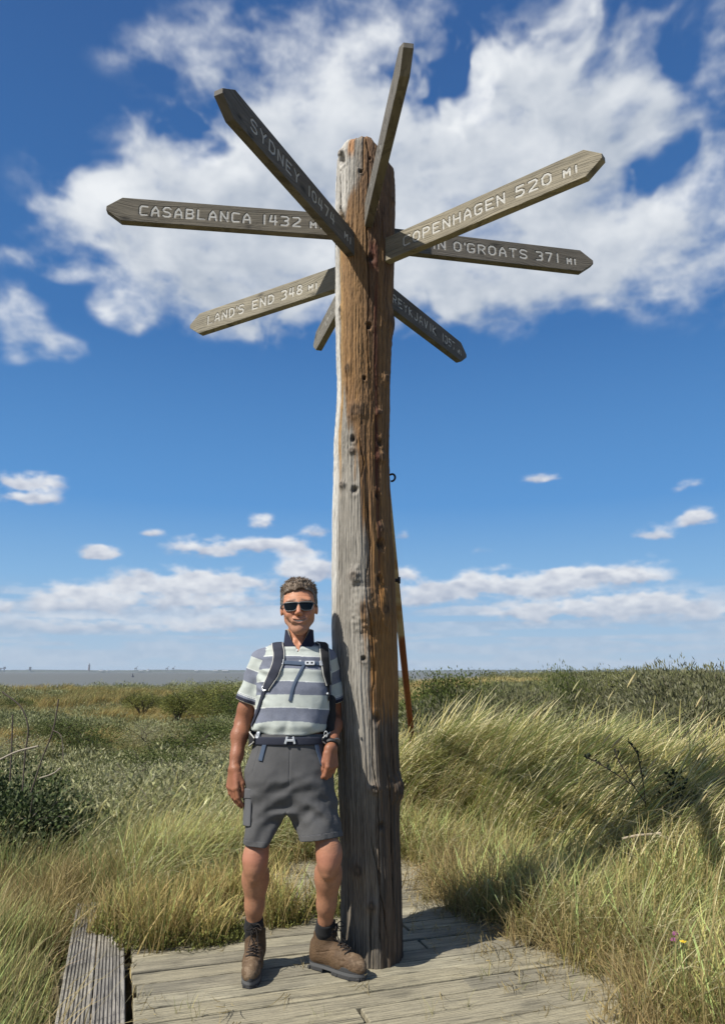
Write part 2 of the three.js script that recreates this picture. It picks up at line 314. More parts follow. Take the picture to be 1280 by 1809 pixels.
{
  const walk = thing('walkway'); walk.userData.kind = 'structure';
  const [map, bumpMap] = boardTex(301, [.315, .29, .245], 512, 256), [map2, bumpMap2] = boardTex(333, [.285, .265, .235], 512, 256);
  const mats = [std({ map, bumpMap, bumpScale: .004, roughness: .9 }), std({ map: map2, bumpMap: bumpMap2, bumpScale: .004, roughness: .9 })];
  const W = .128, ridges = 7;
  const prof = new THREE.Shape(); prof.moveTo(-W / 2, -.034); prof.lineTo(-W / 2, -.004); prof.lineTo(-W / 2 + .004, 0);
  const step = (W - .022) / ridges;
  for (let i = 0; i < ridges; i++) { const x = -W / 2 + .011 + i * step; const q = step * .30; prof.lineTo(x + q * .2, 0); prof.lineTo(x + q * .75, -.0075); prof.lineTo(x + step * .5 - q * .1 , -.0085); prof.lineTo(x + step * .5 + q * .35, 0); }
  prof.lineTo(W / 2 - .004, 0); prof.lineTo(W / 2, -.004); prof.lineTo(W / 2, -.034); prof.closePath();
  const board = (len) => { const g = new THREE.ExtrudeGeometry(prof, { depth: len, bevelEnabled: false, steps: 1 }); const p = g.attributes.position, uv = g.attributes.uv; for (let i = 0; i < p.count; i++) uv.setXY(i, p.getZ(i) / .9, p.getX(i) / .26 + p.getY(i)); return g; };
  const r = rng(8);
  for (const [k, s] of [[0, -.086], [1, .048]]) for (const [t0, t1] of [[-.6, 1.7], [1.705, k ? 4.03 : 3.98], [k ? 4.035 : 3.985, 4.95]]) {
    const m = mesh('grooved_board', board(t1 - t0), mats[(k + (t0 > 3 ? 1 : 0)) % 2], walk), [x, z] = st(s, t1);
    m.position.set(x, .006 + (r() - .5) * .005, z); m.rotation.y = TURN;
  }
  const under = std({ color: new THREE.Color().setRGB(.10, .085, .06) });
  for (const t of [.4, 1.7, 3.98]) { const [x, z] = st(-.02, t); const m = mesh('bearer', new THREE.BoxGeometry(.30, .10, .08), under, walk); m.position.set(x, -.082, z); m.rotation.y = TURN; }
}

// ---------------------------------------------------------------- signpost
const POST = { x: .012, z: -3.86 };
const signpost = thing('signpost', 'tall weathered timber post with eight wooden distance arms fanned round its top', 'signpost', [POST.x, 0, POST.z]);
{
  // height, centre x, centre z, half width
  const prof = [[-.3, .032, 0, .152], [0, .032, 0, .151], [.3, .031, 0, .150], [.6, .024, 0, .150], [.8, .020, 0, .156], [1.05, .011, 0, .160], [1.3, .001, 0, .170], [1.6, -.006, 0, .171], [1.9, -.010, 0, .168], [2.2, -.017, 0, .160], [2.55, -.018, 0, .153], [2.9, -.009, 0, .150], [3.2, -.008, 0, .160], [3.4, -.008, 0, .166], [3.6, -.004, 0, .172], [3.9, -.002, 0, .178], [4.2, 0, 0, .181], [4.36, .002, 0, .178], [4.5, .004, 0, .170]];
  const at = (y) => { let i = 0; while (i < prof.length - 2 && y > prof[i + 1][0]) i++; const a = prof[i], b = prof[i + 1], t = sstep(0, 1, clamp((y - a[0]) / (b[0] - a[0]))); return a.map((v, k) => lerp(v, b[k], t)); };
  // knots: height, angle (0 faces the camera, + is to the right), size, how far it stands out (negative: a hole)
  const D = Math.PI / 180;
  const knots = [[3.00, -38, .020, .010], [3.24, 14, .016, -.025], [2.93, 10, .020, -.022], [2.74, -12, .040, .012], [2.74, 38, .018, .014], [2.58, -16, .022, -.02], [2.57, 40, .020, -.016], [2.51, -14, .020, .014], [2.49, 52, .02, .015], [2.33, -48, .018, .014], [2.29, -8, .020, -.018], [2.27, 40, .016, -.014], [2.09, 36, .020, .012], [2.00, 30, .022, -.026], [1.83, -8, .024, .022], [1.82, 36, .020, -.012], [1.655, -2, .026, .024], [1.66, 34, .026, .016], [1.46, 3, .022, .012], [1.41, 4, .018, -.014], [.79, 4, .022, .020], [.775, 62, .030, .026], [.27, -2, .022, .016], [4.38, -46, .022, .016], [4.33, -44, .018, -.02], [4.22, -8, .016, -.026], [4.31, 4, .010, -.018], [4.02, -46, .02, -.02], [3.93, -40, .026, -.026], [3.86, -42, .020, -.024], [4.1, 62, .020, .012], [3.32, 66, .05, .016], [2.95, 60, .02, .015], [3.36, -50, .016, -.016], [3.66, 8, .03, -.012], [1.12, 10, .016, -.010], [.62, 26, .024, -.010], [.42, -18, .03, .010]];
  // cracks: points (height, angle), half width, depth
  const cracks = [[[[4.52, 0], [4.36, 6], [4.2, 8], [3.9, 3], [3.55, 10], [3.2, 10], [2.92, 12]], .0035, .016], [[[2.62, -8], [2.44, 4], [2.34, 0]], .003, .014], [[[2.3, 8], [2.0, 16], [1.8, 4], [1.55, 12], [1.3, 14], [1.1, 10], [.9, 8], [.72, 16], [.55, 16], [.3, 14], [.05, 14]], .0022, .012], [[[.62, 0], [.5, 6], [.38, 12], [.1, 30]], .003, .012], [[[.3, -4], [.0, -2]], .003, .012], [[[4.3, -48], [4.1, -50], [3.9, -44]], .005, .018], [[[3.1, -36], [2.9, -36], [2.6, -30]], .0028, .008], [[[.95, 34], [.7, 44], [.1, 48]], .003, .010], [[[2.2, -50], [1.7, -46], [1.3, -44]], .0025, .008], [[[1.2, 50], [1.0, 52], [.8, 58]], .003, .012]];
  const crackAt = (y, a) => {
    let d = 0;
    for (const [pts, hw, dep] of cracks) {
      if (y > pts[0][0] || y < pts[pts.length - 1][0]) continue;
      let i = 0; while (i < pts.length - 2 && y < pts[i + 1][0]) i++;
      const k = (pts[i][0] - y) / (pts[i][0] - pts[i + 1][0]), c = (lerp(pts[i][1], pts[i + 1][1], k) + (fbm(y * 9, 3, pts[0][0], 3) - .5) * 6) * D;
      let q = a - c; if (q > Math.PI) q -= 2 * Math.PI; if (q < -Math.PI) q += 2 * Math.PI;
      const e = Math.min(1, (pts[0][0] - y) * 10, (y - pts[pts.length - 1][0]) * 10);
      d = Math.max(d, dep * e * sstep(hw * 1.5, hw * .3, Math.abs(q) * .16));
    }
    return d;
  };
  const NA = 400, top = 4.5, NY = 800, pos = [], uv = [], idx = [];
  const rad = (y, a, r0) => {
    const ca = Math.cos(a), sa = Math.sin(a);
    let r = r0 * (1 + .028 * Math.sin(3 * a + 1.3 + y * .5) + .02 * Math.sin(5 * a + y * 1.1));
    if (a > -1.25 && a < -.55) r -= 0;
    const flute = fbm(sa * 5 + 3, y * 1.3, ca * 5, 3) - .5, rough = fbm(sa * 26, y * 3.2, ca * 26, 3) - .5, scale = fbm(sa * 30, y * 34, ca * 30, 2) - .5;
    r += flute * .016 + rough * .007 + scale * .0022 * (y > 2.4 ? 2 : .8);
    for (const [ky, ka, ks0, kd0] of knots) {
      const jit = Math.sin(ky * 91.7), ks = ks0 * (1.0 + .3 * jit) * (kd0 < 0 ? .8 : 1.1), kd = kd0 * (kd0 < 0 ? .9 : 1.25), dy = y - ky; if (Math.abs(dy) > ks * 3.2) continue;
      let q = a - (ka + 7 * Math.sin(ky * 57.3)) * D; if (q > Math.PI) q -= 2 * Math.PI; if (q < -Math.PI) q += 2 * Math.PI;
      const e = Math.hypot(dy * (.75 + .3 * Math.sin(ky * 33)), q * .16) / ks * (.8 + .4 * noise(dy * 60 + ky * 9, q * 9, ky * 5)); if (e > 3) continue;
      r += kd > 0 ? kd * (Math.exp(-e * e * .8) * 1.15 - .5 * Math.exp(-e * e * 6)) : kd * Math.exp(-e * e * e * 1.3) + .004 * Math.exp(-((e - 1.4) ** 2) * 3);
    }
    return r - crackAt(y, a);
  };
  const rim = (a) => { // the worn top: high at the left, stepping down to the right
    const x = Math.sin(a), z = Math.cos(a);
    return 4.47 - .10 * sstep(.2, .9, x) - .03 * sstep(-.7, -1, x) + .02 * z + (fbm(x * 2, z * 2, 4, 3) - .5) * .05;
  };
  for (let j = 0; j <= NY; j++) for (let i = 0; i <= NA; i++) {
    const a = -Math.PI + (i / NA) * 2 * Math.PI, h = rim(a), y = -.3 + (h + .3) * (j / NY), [, cx, cz, r0] = at(y);
    let r = rad(y, i === NA ? -Math.PI : a, r0); const e = (h - y); if (e < .07) r -= .045 * Math.pow(1 - e / .07, 2);
    pos.push(cx + Math.sin(a) * r, y, cz + Math.cos(a) * r); uv.push(i / NA, y / 4.5);
    if (j < NY && i < NA) { const p = j * (NA + 1) + i, q = p + NA + 1; idx.push(p, p + 1, q, q, p + 1, q + 1); }
  }
  // end grain
  const rings = 10, base = (NY) * (NA + 1); let prev = base;
  for (let k = 1; k <= rings; k++) {
    const start = pos.length / 3, f = 1 - k / rings;
    for (let i = 0; i <= NA; i++) { const o = (base + i) * 3, a = -Math.PI + (i / NA) * 2 * Math.PI; pos.push(lerp(.004, pos[o], f), lerp(4.455, pos[o + 1], f) + .012 * Math.sin(f * 3.1) + (fbm(Math.sin(a) * f * 6, 2, Math.cos(a) * f * 6, 3) - .5) * .012 * (f < 1 ? 1 : 0), lerp(0, pos[o + 2], f)); uv.push(i / NA, 1 + (1 - f) * .02); }
    for (let i = 0; i < NA; i++) { const p = prev + i, q = start + i; idx.push(p, p + 1, q, q, p + 1, q + 1); }
    prev = start;
  }
  const g = geoFrom(pos, idx, { uv });
  // join the seam's normals
  { const n = g.attributes.normal; for (let j = 0; j <= NY; j++) { const a = j * (NA + 1), b = a + NA; const v = V3(n.getX(a) + n.getX(b), n.getY(a) + n.getY(b), n.getZ(a) + n.getZ(b)).normalize(); n.setXYZ(a, v.x, v.y, v.z); n.setXYZ(b, v.x, v.y, v.z); } }
  const W = 660, H = 1480;
  const kk = knots;
  const shade = (u, v) => {
    const y = v * 4.5, a = -Math.PI + u * 2 * Math.PI, deg = a / D, x = Math.sin(a), z = Math.cos(a);
    const grain = fbm(x * 46, y * 3.6, z * 46, 3), fine = fbm(x * 90, y * 16, z * 90, 3), blot = fbm(x * 5, y * 1.7, z * 5, 4), blot2 = fbm(x * 9 + 8, y * 5, z * 9, 3), wob = (fbm(3, y * 2.1, 8, 3) - .5) * 26 + (grain - .5) * 22;
    let c = [.29, .265, .225];                                         // silvered grey
    const mix = (b, t) => { c = [lerp(c[0], b[0], t), lerp(c[1], b[1], t), lerp(c[2], b[2], t)]; };
    const dg = deg + wob * .6;
    // bleached flank on the left
    mix([.60, .575, .525], sstep(-52, -66, dg) * sstep(.9, 1.6, y + (blot - .5) * .8));
    mix([.53, .50, .45], sstep(-20, -46, dg) * sstep(3.95, 4.15, y + (blot - .5) * .4) * .9);
    // brown, still-oiled side: from the middle to the right, stopping at a stain line near the hiker's waist
    const edge = y > 2.9 ? lerp(-46, -14, sstep(3.7, 4.3, y)) : y > 2.5 ? lerp(-15, -46, sstep(2.5, 2.9, y)) : y > 1.9 ? lerp(2, -15, (y - 1.9) / .6) : lerp(14, 2, clamp((y - 1.1) / .8));
    const brown = sstep(edge - 7, edge + 7, dg + (blot2 - .5) * 26) * sstep(1.05, 1.16, y + (fine - .5) * .15 + (fbm(x * 24, y * 1.5, z * 24, 2) - .5) * .22) * sstep(170, 140, deg);
    mix(lerpC([.255, .135, .050], [.135, .068, .028], sstep(.35, .65, blot)), brown * .96);
    mix([.34, .17, .045], sstep(.52, .72, blot2) * brown * sstep(3.6, 2.6, y) * .5);
    mix([.30, .17, .065], brown * sstep(4.4, 3.7, y) * sstep(2.6, 3.3, y) * sstep(8, -16, dg) * .6);
    mix([.105, .026, .010], brown * sstep(11, 0, Math.abs(dg - lerp(30, 22, y / 4) - 3)) * sstep(1.5, 2.2, y) * sstep(3.75, 3.3, y) * sstep(.3, .55, fbm(x * 9, y * 1.2, 5, 3)));
    mix([.44, .20, .045], sstep(7, 2, Math.abs(dg - 34)) * sstep(.25, .05, Math.abs(y - 1.78)) * .7);
    mix([.34, .165, .045], brown * sstep(1.75, 1.5, y) * sstep(1.05, 1.15, y) * .65);
    // orange run down the left edge of the upper post
    mix([.42, .245, .085], sstep(6.5, 3.5, Math.abs(deg + 50 + (fbm(2, y * 3, 1, 2) - .5) * 6)) * sstep(2.2, 2.6, y) * sstep(4.1, 3.8, y) * .9);
    mix([.40, .19, .07], sstep(9, 4, Math.abs(deg + 26)) * sstep(4.30, 4.38, y) * .9);
    // lower right: damp and dark
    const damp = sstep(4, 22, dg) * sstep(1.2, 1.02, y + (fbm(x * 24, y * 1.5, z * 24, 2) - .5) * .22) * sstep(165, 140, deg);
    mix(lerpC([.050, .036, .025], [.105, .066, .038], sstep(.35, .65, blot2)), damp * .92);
    mix([.165, .130, .090], sstep(1.25, .5, y) * .72 * (1 - damp)); mix([.135, .078, .038], sstep(.50, .68, fbm(x * 16 + 2, y * 1.6, z * 16, 3)) * sstep(-10, 12, dg) * sstep(1.3, 1.0, y) * sstep(.2, .5, y) * .6);
    mix([.33, .31, .27], sstep(1.9, 1.5, y) * sstep(.6, 1.2, y) * sstep(10, -10, dg) * .5 * blot);
    const rust = sstep(10, 4, Math.abs(dg - 20)) * sstep(.12, .05, Math.abs(y - 3.68));
    mix([.10, .02, .01], rust * .7);
    let k = (.74 + .28 * grain + .34 * (fine - .5)) * (.72 + .54 * blot);
    k *= 1 - .40 * sstep(.64, .76, fbm(x * 60, y * 1.9 + 4, z * 60, 2)); k *= .66 + .68 * fbm(x * 40, y * 26, z * 40, 4); k *= 1 - .5 * sstep(.66, .74, fbm(x * 120, y * 9, z * 120, 2));
    for (const [ky, ka, ks, kd] of kk) { const dy = y - ky; if (Math.abs(dy) > .1) continue; const e = Math.hypot(dy * .9, (deg - ka - 7 * Math.sin(ky * 57.3)) * D * .16) / ks * (.75 + .5 * noise(deg * .3, y * 40, ky * 5)); if (e > 2.4) continue; if (kd > 0) { mix([.15, .095, .06], .50 * Math.exp(-e * e * .9)); k *= 1 - .45 * Math.exp(-((e - .55) ** 2) * 14); } else mix([.035, .024, .016], Math.exp(-e * e * 1.6) * .85); }
    return [c[0] * k, c[1] * k, c[2] * k];
  };
  const map = dataTex(W, H, shade, true);
  const bumpMap = dataTex(360, 1000, (u, v) => { const y = v * 4.5, a = -Math.PI + u * 2 * Math.PI, x = Math.sin(a), z = Math.cos(a); return clamp(.5 + (fbm(x * 60, y * 7, z * 60, 3) - .5) * 1.0 + (fbm(x * 80, y * 60, z * 80, 2) - .5) * (y > 2.4 ? .55 : .2) - .5 * sstep(.62, .74, fbm(x * 60, y * 1.1 + 4, z * 60, 2))); });
  map.wrapT = THREE.MirroredRepeatWrapping; bumpMap.wrapT = THREE.MirroredRepeatWrapping;
  const post = mesh('post', g, std({ map, bumpMap, bumpScale: .009, roughness: .9 }), signpost);
  // galvanised staple and bolt that hold the stay at the back right
  const iron = std({ color: new THREE.Color().setRGB(.045, .04, .042), roughness: .6, metalness: .6 });
  const ring = new THREE.TubeGeometry(new THREE.CatmullRomCurve3([V3(.10, 2.40, -.07), V3(.138, 2.432, -.06), V3(.162, 2.436, -.055), V3(.172, 2.418, -.055), V3(.162, 2.398, -.055), V3(.148, 2.396, -.06)]), 24, .006, 8);
  mesh('hook', ring, iron, signpost);
  mesh('bolt', new THREE.CylinderGeometry(.010, .010, .09, 12).rotateZ(Math.PI / 2).translate(.150, 1.835, -.06), iron, signpost);
  mesh('nut', new THREE.CylinderGeometry(.02, .02, .014, 6).rotateZ(Math.PI / 2).translate(.188, 1.835, -.06), iron, signpost);
  // the stay: a steel angle, bare above and rusted red below
  const A = V3(.118, 2.47, -.20), B = V3(.500, .61, -3.75), L = A.distanceTo(B), st2 = [];
  const sh = new THREE.Shape(); sh.moveTo(0, 0); sh.lineTo(.050, 0); sh.lineTo(.050, .007); sh.lineTo(.007, .007); sh.lineTo(.007, .045); sh.lineTo(0, .045); sh.closePath();
  const sg = new THREE.ExtrudeGeometry(sh, { depth: L, bevelEnabled: false, steps: 160 });
  const rusty = [.20, .052, .022], bare = [.40, .335, .26];
  sg.translate(-.025, 0, 0);
  paint(sg, (x, y, z) => { const n = fbm(x * 30, y * 30, z * 9, 3), t = sstep(L * .45, L * .48, z + (n - .5) * .18), k = .75 + .5 * fbm(x * 90, y * 90, z * 40, 2); const c = lerpC(lerpC(bare, [.25, .13, .07], sstep(.5, .75, n) * .8), rusty, t); return [c[0] * k, c[1] * k, c[2] * k]; });
  const stay = mesh('stay', sg, std({ vertexColors: true, roughness: .7 }), signpost); stay.userData.label = 'steel stay, bare above and rusted red towards the ground';
  stay.position.copy(A); stay.lookAt(V3(B.x, B.y, B.z).add(signpost.position)); stay.rotateZ(Math.PI * 1.0);
}


// letters as strokes in a cell 1 wide and 1.45 high
const GLYPH = {
  A: [[0, 0, .12, .9, .5, 1.45, .88, .9, 1, 0], [.1, .5, .9, .5]], B: [[0, 0, 0, 1.45, .8, 1.4, .95, 1.1, .8, .8, 0, .75], [.8, .78, 1, .4, .8, .05, 0, 0]], C: [[1, 1.4, .2, 1.45, 0, 1.2, 0, .25, .2, 0, 1, .05]],
  D: [[0, 0, 0, 1.45, .6, 1.45, 1, 1.1, 1, .35, .6, 0, 0, 0]], E: [[1, 1.45, 0, 1.45, 0, 0, 1, 0], [0, .75, .75, .75]], G: [[1, 1.3, .75, 1.45, .2, 1.45, 0, 1.2, 0, .25, .2, 0, .8, 0, 1, .2, 1, .65, .6, .65]], H: [[0, 0, 0, 1.45], [1, 0, 1, 1.45], [0, .72, 1, .72]],
  I: [[.5, 0, .5, 1.45]], J: [[.95, 1.45, .95, .3, .7, 0, .25, 0, 0, .3]], K: [[0, 0, 0, 1.45], [1, 1.45, 0, .65, 1, 0]], L: [[0, 1.45, 0, 0, .95, 0]], M: [[0, 0, 0, 1.45, .5, .7, 1, 1.45, 1, 0]], N: [[0, 0, 0, 1.45, 1, 0, 1, 1.45]],
  O: [[.3, 0, 0, .3, 0, 1.15, .3, 1.45, .7, 1.45, 1, 1.15, 1, .3, .7, 0, .3, 0]], P: [[0, 0, 0, 1.45, .7, 1.45, 1, 1.2, 1, .95, .7, .7, 0, .7]], R: [[0, 0, 0, 1.45, .7, 1.45, 1, 1.2, 1, .95, .7, .7, 0, .7], [.5, .7, 1, 0]], S: [[1, 1.3, .75, 1.45, .25, 1.45, 0, 1.2, 0, 1, .25, .78, .75, .7, 1, .45, 1, .2, .75, 0, .25, 0, 0, .15]],
  T: [[0, 1.45, 1, 1.45], [.5, 1.45, .5, 0]], V: [[0, 1.45, .5, 0, 1, 1.45]], Y: [[0, 1.45, .5, .75, 1, 1.45], [.5, .75, .5, 0]], "'": [[.3, 1.45, .3, 1.2]], '.': [[.3, .72, .32, .72]],
  0: [[.3, 0, 0, .3, 0, 1.15, .3, 1.45, .7, 1.45, 1, 1.15, 1, .3, .7, 0, .3, 0]], 1: [[.5, 0, .5, 1.45]], 2: [[0, 1.4, .8, 1.45, 1, 1.2, .9, .85, .1, .15, 0, 0, 1, 0]], 3: [[0, 1.45, .75, 1.45, 1, 1.2, .9, .85, .5, .75, .9, .65, 1, .3, .75, 0, 0, 0]], 4: [[.75, 0, .75, 1.45], [.2, 1.45, 0, .5, 1, .5]], 5: [[.95, 1.45, .1, 1.45, .05, .85, .7, .85, 1, .6, 1, .25, .7, 0, 0, .05]], 7: [[0, 1.45, 1, 1.45, .4, 0]], 8: [[.5, .78, .1, 1, .1, 1.25, .35, 1.45, .65, 1.45, .9, 1.25, .9, 1, .5, .78, 0, .5, 0, .2, .3, 0, .7, 0, 1, .2, 1, .5, .5, .78]], 9: [[1, .8, .7, .6, .3, .6, 0, .85, 0, 1.2, .3, 1.45, .7, 1.45, 1, 1.2, 1, .4, .7, 0, .2, 0]],
};
{
  const LEN = 1.40, BH = .150, TH = .046, TIP = .085;
  // words: [text, start (metres from the post end), height, letter pitch]
  const signs = [
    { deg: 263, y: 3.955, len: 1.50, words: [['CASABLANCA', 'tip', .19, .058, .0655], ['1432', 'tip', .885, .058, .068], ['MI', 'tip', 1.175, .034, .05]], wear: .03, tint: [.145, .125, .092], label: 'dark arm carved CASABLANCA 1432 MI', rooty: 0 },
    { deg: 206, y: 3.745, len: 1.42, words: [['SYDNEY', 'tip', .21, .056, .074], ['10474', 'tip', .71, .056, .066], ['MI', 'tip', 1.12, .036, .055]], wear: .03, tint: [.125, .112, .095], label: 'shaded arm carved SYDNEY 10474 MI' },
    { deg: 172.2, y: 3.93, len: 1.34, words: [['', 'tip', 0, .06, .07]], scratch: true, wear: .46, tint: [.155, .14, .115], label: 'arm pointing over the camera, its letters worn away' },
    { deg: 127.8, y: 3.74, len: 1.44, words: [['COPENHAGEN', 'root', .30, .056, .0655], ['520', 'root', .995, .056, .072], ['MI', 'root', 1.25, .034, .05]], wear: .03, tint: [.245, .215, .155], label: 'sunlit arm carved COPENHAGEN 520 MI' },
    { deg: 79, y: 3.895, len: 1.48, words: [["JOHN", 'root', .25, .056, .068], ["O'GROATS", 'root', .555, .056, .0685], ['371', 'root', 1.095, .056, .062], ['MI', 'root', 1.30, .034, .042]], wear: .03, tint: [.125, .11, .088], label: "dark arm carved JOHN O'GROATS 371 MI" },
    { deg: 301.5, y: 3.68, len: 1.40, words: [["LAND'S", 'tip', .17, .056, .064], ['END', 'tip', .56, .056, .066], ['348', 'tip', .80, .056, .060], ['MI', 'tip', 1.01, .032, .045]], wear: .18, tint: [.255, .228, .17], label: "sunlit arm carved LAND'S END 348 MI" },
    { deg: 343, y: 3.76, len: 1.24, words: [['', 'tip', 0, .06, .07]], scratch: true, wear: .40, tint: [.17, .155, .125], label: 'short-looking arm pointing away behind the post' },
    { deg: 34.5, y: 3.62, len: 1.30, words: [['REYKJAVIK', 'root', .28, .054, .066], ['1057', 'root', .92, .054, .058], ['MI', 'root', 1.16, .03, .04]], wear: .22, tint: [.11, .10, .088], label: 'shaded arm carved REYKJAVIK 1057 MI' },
  ];
  const TW = 1024, TH2 = 128;
  signs.forEach((s, k) => {
    const L = s.len, r = rng(50 + k), flip = s.deg > 180;                     // on the left the text starts at the tip
    // strokes in board coordinates: u along the reading direction (metres), v up from the lower edge
    const segs = [];
    const add = (pts, ox, oy, w, h) => { for (let i = 0; i + 3 < pts.length; i += 2) segs.push([ox + pts[i] * w, oy + pts[i + 1] / 1.45 * h, ox + pts[i + 2] * w, oy + pts[i + 3] / 1.45 * h]); };
    for (const [text, , u0, h, pitch] of s.words) { let u = u0; for (const ch of text) { if (ch === "'") u -= pitch * .18; for (const p of GLYPH[ch] ?? []) add(p, u, (BH - h) / 2 - (h < .05 ? .012 : 0), pitch * (ch === 'I' || ch === '1' ? .5 : .60), h); u += pitch * (ch === "'" ? .45 : ch === 'I' || ch === '1' ? .72 : 1); } }
    if (s.scratch) for (let u = .2; u < L - .3; u += .075) { const h = .06, oy = (BH - h) / 2; if (r() < .75) { const a = r() * .04; segs.push([u + a, oy + r() * .03, u + a + (r() - .5) * .01, oy + h * (.5 + .5 * r())]); if (r() < .5) segs.push([u, oy + h * r(), u + .03, oy + h * r()]); } }
    const field = (u, v) => { let d = 1; for (const [x0, y0, x1, y1] of segs) { if (u < Math.min(x0, x1) - .02 || u > Math.max(x0, x1) + .02) continue; const dx = x1 - x0, dy = y1 - y0, t = clamp(((u - x0) * dx + (v - y0) * dy) / (dx * dx + dy * dy + 1e-9)); d = Math.min(d, Math.hypot(u - x0 - dx * t, v - y0 - dy * t)); } return d; };
    const knotsB = [0, 1, 2].map(() => [r() * L, r() * BH, .008 + r() * .008]);
    const common = (uu, vv) => {
      const u = uu * L, v = vv * BH;
      let kn = 0, bend = 0; for (const [a, b, q] of knotsB) { const e = Math.hypot((u - a) * .5, v - b) / q; kn = Math.max(kn, Math.exp(-e * e)); bend += Math.exp(-e * e * .12) * .02 * Math.sign(v - b); }
      const arch = Math.sin(u * 2.3 + k) * .03 + (fbm(u * 1.4, k, 2, 2) - .5) * .12;
      const g = fbm(u * 5, (v + bend + arch) * 190, k * 3.1, 3), g2 = fbm(u * 9, (v + arch) * 480, k + 9, 2), m = fbm(u * 4, v * 14, k, 3);
      const d = field(u, v), wear = fbm(u * 26, v * 26, k * 7, 3), paintOn = sstep(.0062, .0036, d) * sstep(s.wear + .06, s.wear + .24, wear) , cut = sstep(.0098, .005, d);
      return [g, g2, m, kn, paintOn, cut, u, v];
    };
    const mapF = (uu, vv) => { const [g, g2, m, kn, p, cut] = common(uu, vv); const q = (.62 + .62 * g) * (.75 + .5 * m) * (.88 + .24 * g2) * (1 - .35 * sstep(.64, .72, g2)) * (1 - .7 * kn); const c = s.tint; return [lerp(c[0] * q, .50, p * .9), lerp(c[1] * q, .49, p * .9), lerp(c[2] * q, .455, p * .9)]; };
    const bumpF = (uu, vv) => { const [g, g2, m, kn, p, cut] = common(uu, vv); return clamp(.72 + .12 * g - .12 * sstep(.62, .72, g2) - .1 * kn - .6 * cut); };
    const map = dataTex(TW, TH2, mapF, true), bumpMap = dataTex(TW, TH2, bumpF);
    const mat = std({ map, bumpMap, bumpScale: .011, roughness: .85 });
    // shape: x runs from the post outwards; ends in a blunt arrow
    const sh = new THREE.Shape(), h = BH / 2; sh.moveTo(-.05, -h); sh.lineTo(L - TIP, -h); sh.lineTo(L, -.012); sh.lineTo(L, .012); sh.lineTo(L - TIP, h); sh.lineTo(-.05, h); sh.closePath();
    const bev = .003, g = new THREE.ExtrudeGeometry(sh, { depth: TH - 2 * bev, bevelEnabled: true, bevelSize: bev, bevelThickness: bev, bevelSegments: 2, bevelOffset: -bev });
    g.translate(0, 0, -(TH - 2 * bev) / 2);
    const p = g.attributes.position, n = g.attributes.normal, uv = g.attributes.uv;
    for (let i = 0; i < p.count; i++) {
      let x = p.getX(i), y = p.getY(i), z = p.getZ(i); const nz = n.getZ(i);
      const uOut = Math.abs(nz) > .8 ? x : x;
      if (Math.abs(nz) > .7) uv.setXY(i, (nz > 0) === !flip ? x / L : (nz > 0) !== !flip && !flip ? x / L : (L - x) / L, (y + h) / BH);
      else uv.setXY(i, x / L, (Math.abs(n.getY(i)) > .5 ? (y > 0 ? .93 : .05) + z * .9 : .93 + z * .6));
    }
    // z+ of the board faces the reader: for arms on the right x = outward reads left to right; on the left it reads from the tip
    if (flip) for (let i = 0; i < p.count; i++) { if (Math.abs(n.getZ(i)) > .7) uv.setX(i, (L - p.getX(i)) / L); }
    const b = mesh('finger_board', g, mat, signpost); b.userData.label = s.label;
    b.position.set(.0, s.y - 0, 0); b.rotation.y = Math.PI / 2 - THREE.MathUtils.degToRad(s.deg);
    // a sideways half-lap where the arm enters the post
  });
}

// ---------------------------------------------------------------- signed-distance modelling
const smin = (a, b, k) => { const h = Math.max(k - Math.abs(a - b), 0) / k; return Math.min(a, b) - h * h * k * .25; };
const smax = (a, b, k) => -smin(-a, -b, k);
// bones: [ax, ay, az, bx, by, bz, ra, rb, k]
function boneField(bones) {
  const B = bones.map((b) => { const [ax, ay, az, bx, by, bz, ra, rb, k] = b, dx = bx - ax, dy = by - ay, dz = bz - az; return { ax, ay, az, dx, dy, dz, l2: dx * dx + dy * dy + dz * dz || 1e-9, ra, rb, k: k ?? .02, mx: (ax + bx) / 2, my: (ay + by) / 2, mz: (az + bz) / 2, R: Math.sqrt(dx * dx + dy * dy + dz * dz) / 2 + Math.max(ra, rb) }; });
  return (x, y, z) => {
    let d = 1e3;
    for (const b of B) {
      const qx = x - b.mx, qy = y - b.my, qz = z - b.mz, far = d + b.k + b.R;
      if (far > 0 && qx * qx + qy * qy + qz * qz > far * far && d < 900) continue;
      const px = x - b.ax, py = y - b.ay, pz = z - b.az; let t = (px * b.dx + py * b.dy + pz * b.dz) / b.l2; t = t < 0 ? 0 : t > 1 ? 1 : t;
      const ex = px - t * b.dx, ey = py - t * b.dy, ez = pz - t * b.dz, e = Math.sqrt(ex * ex + ey * ey + ez * ez) - (b.ra + (b.rb - b.ra) * t);
      d = d > 900 ? e : smin(d, e, b.k);
    }
    return d;
  };
}
const ball = (x, y, z, cx, cy, cz, rx, ry, rz) => { const a = (x - cx) / rx, b = (y - cy) / ry, c = (z - cz) / rz, k = Math.sqrt(a * a + b * b + c * c), q = Math.sqrt((a / rx) ** 2 + (b / ry) ** 2 + (c / rz) ** 2); return q < 1e-6 ? -Math.min(rx, ry, rz) : k * (k - 1) / q; };
const box3 = (x, y, z, cx, cy, cz, hx, hy, hz, r) => { const a = Math.abs(x - cx) - hx + r, b = Math.abs(y - cy) - hy + r, c = Math.abs(z - cz) - hz + r; return Math.hypot(Math.max(a, 0), Math.max(b, 0), Math.max(c, 0)) + Math.min(Math.max(a, b, c), 0) - r; };
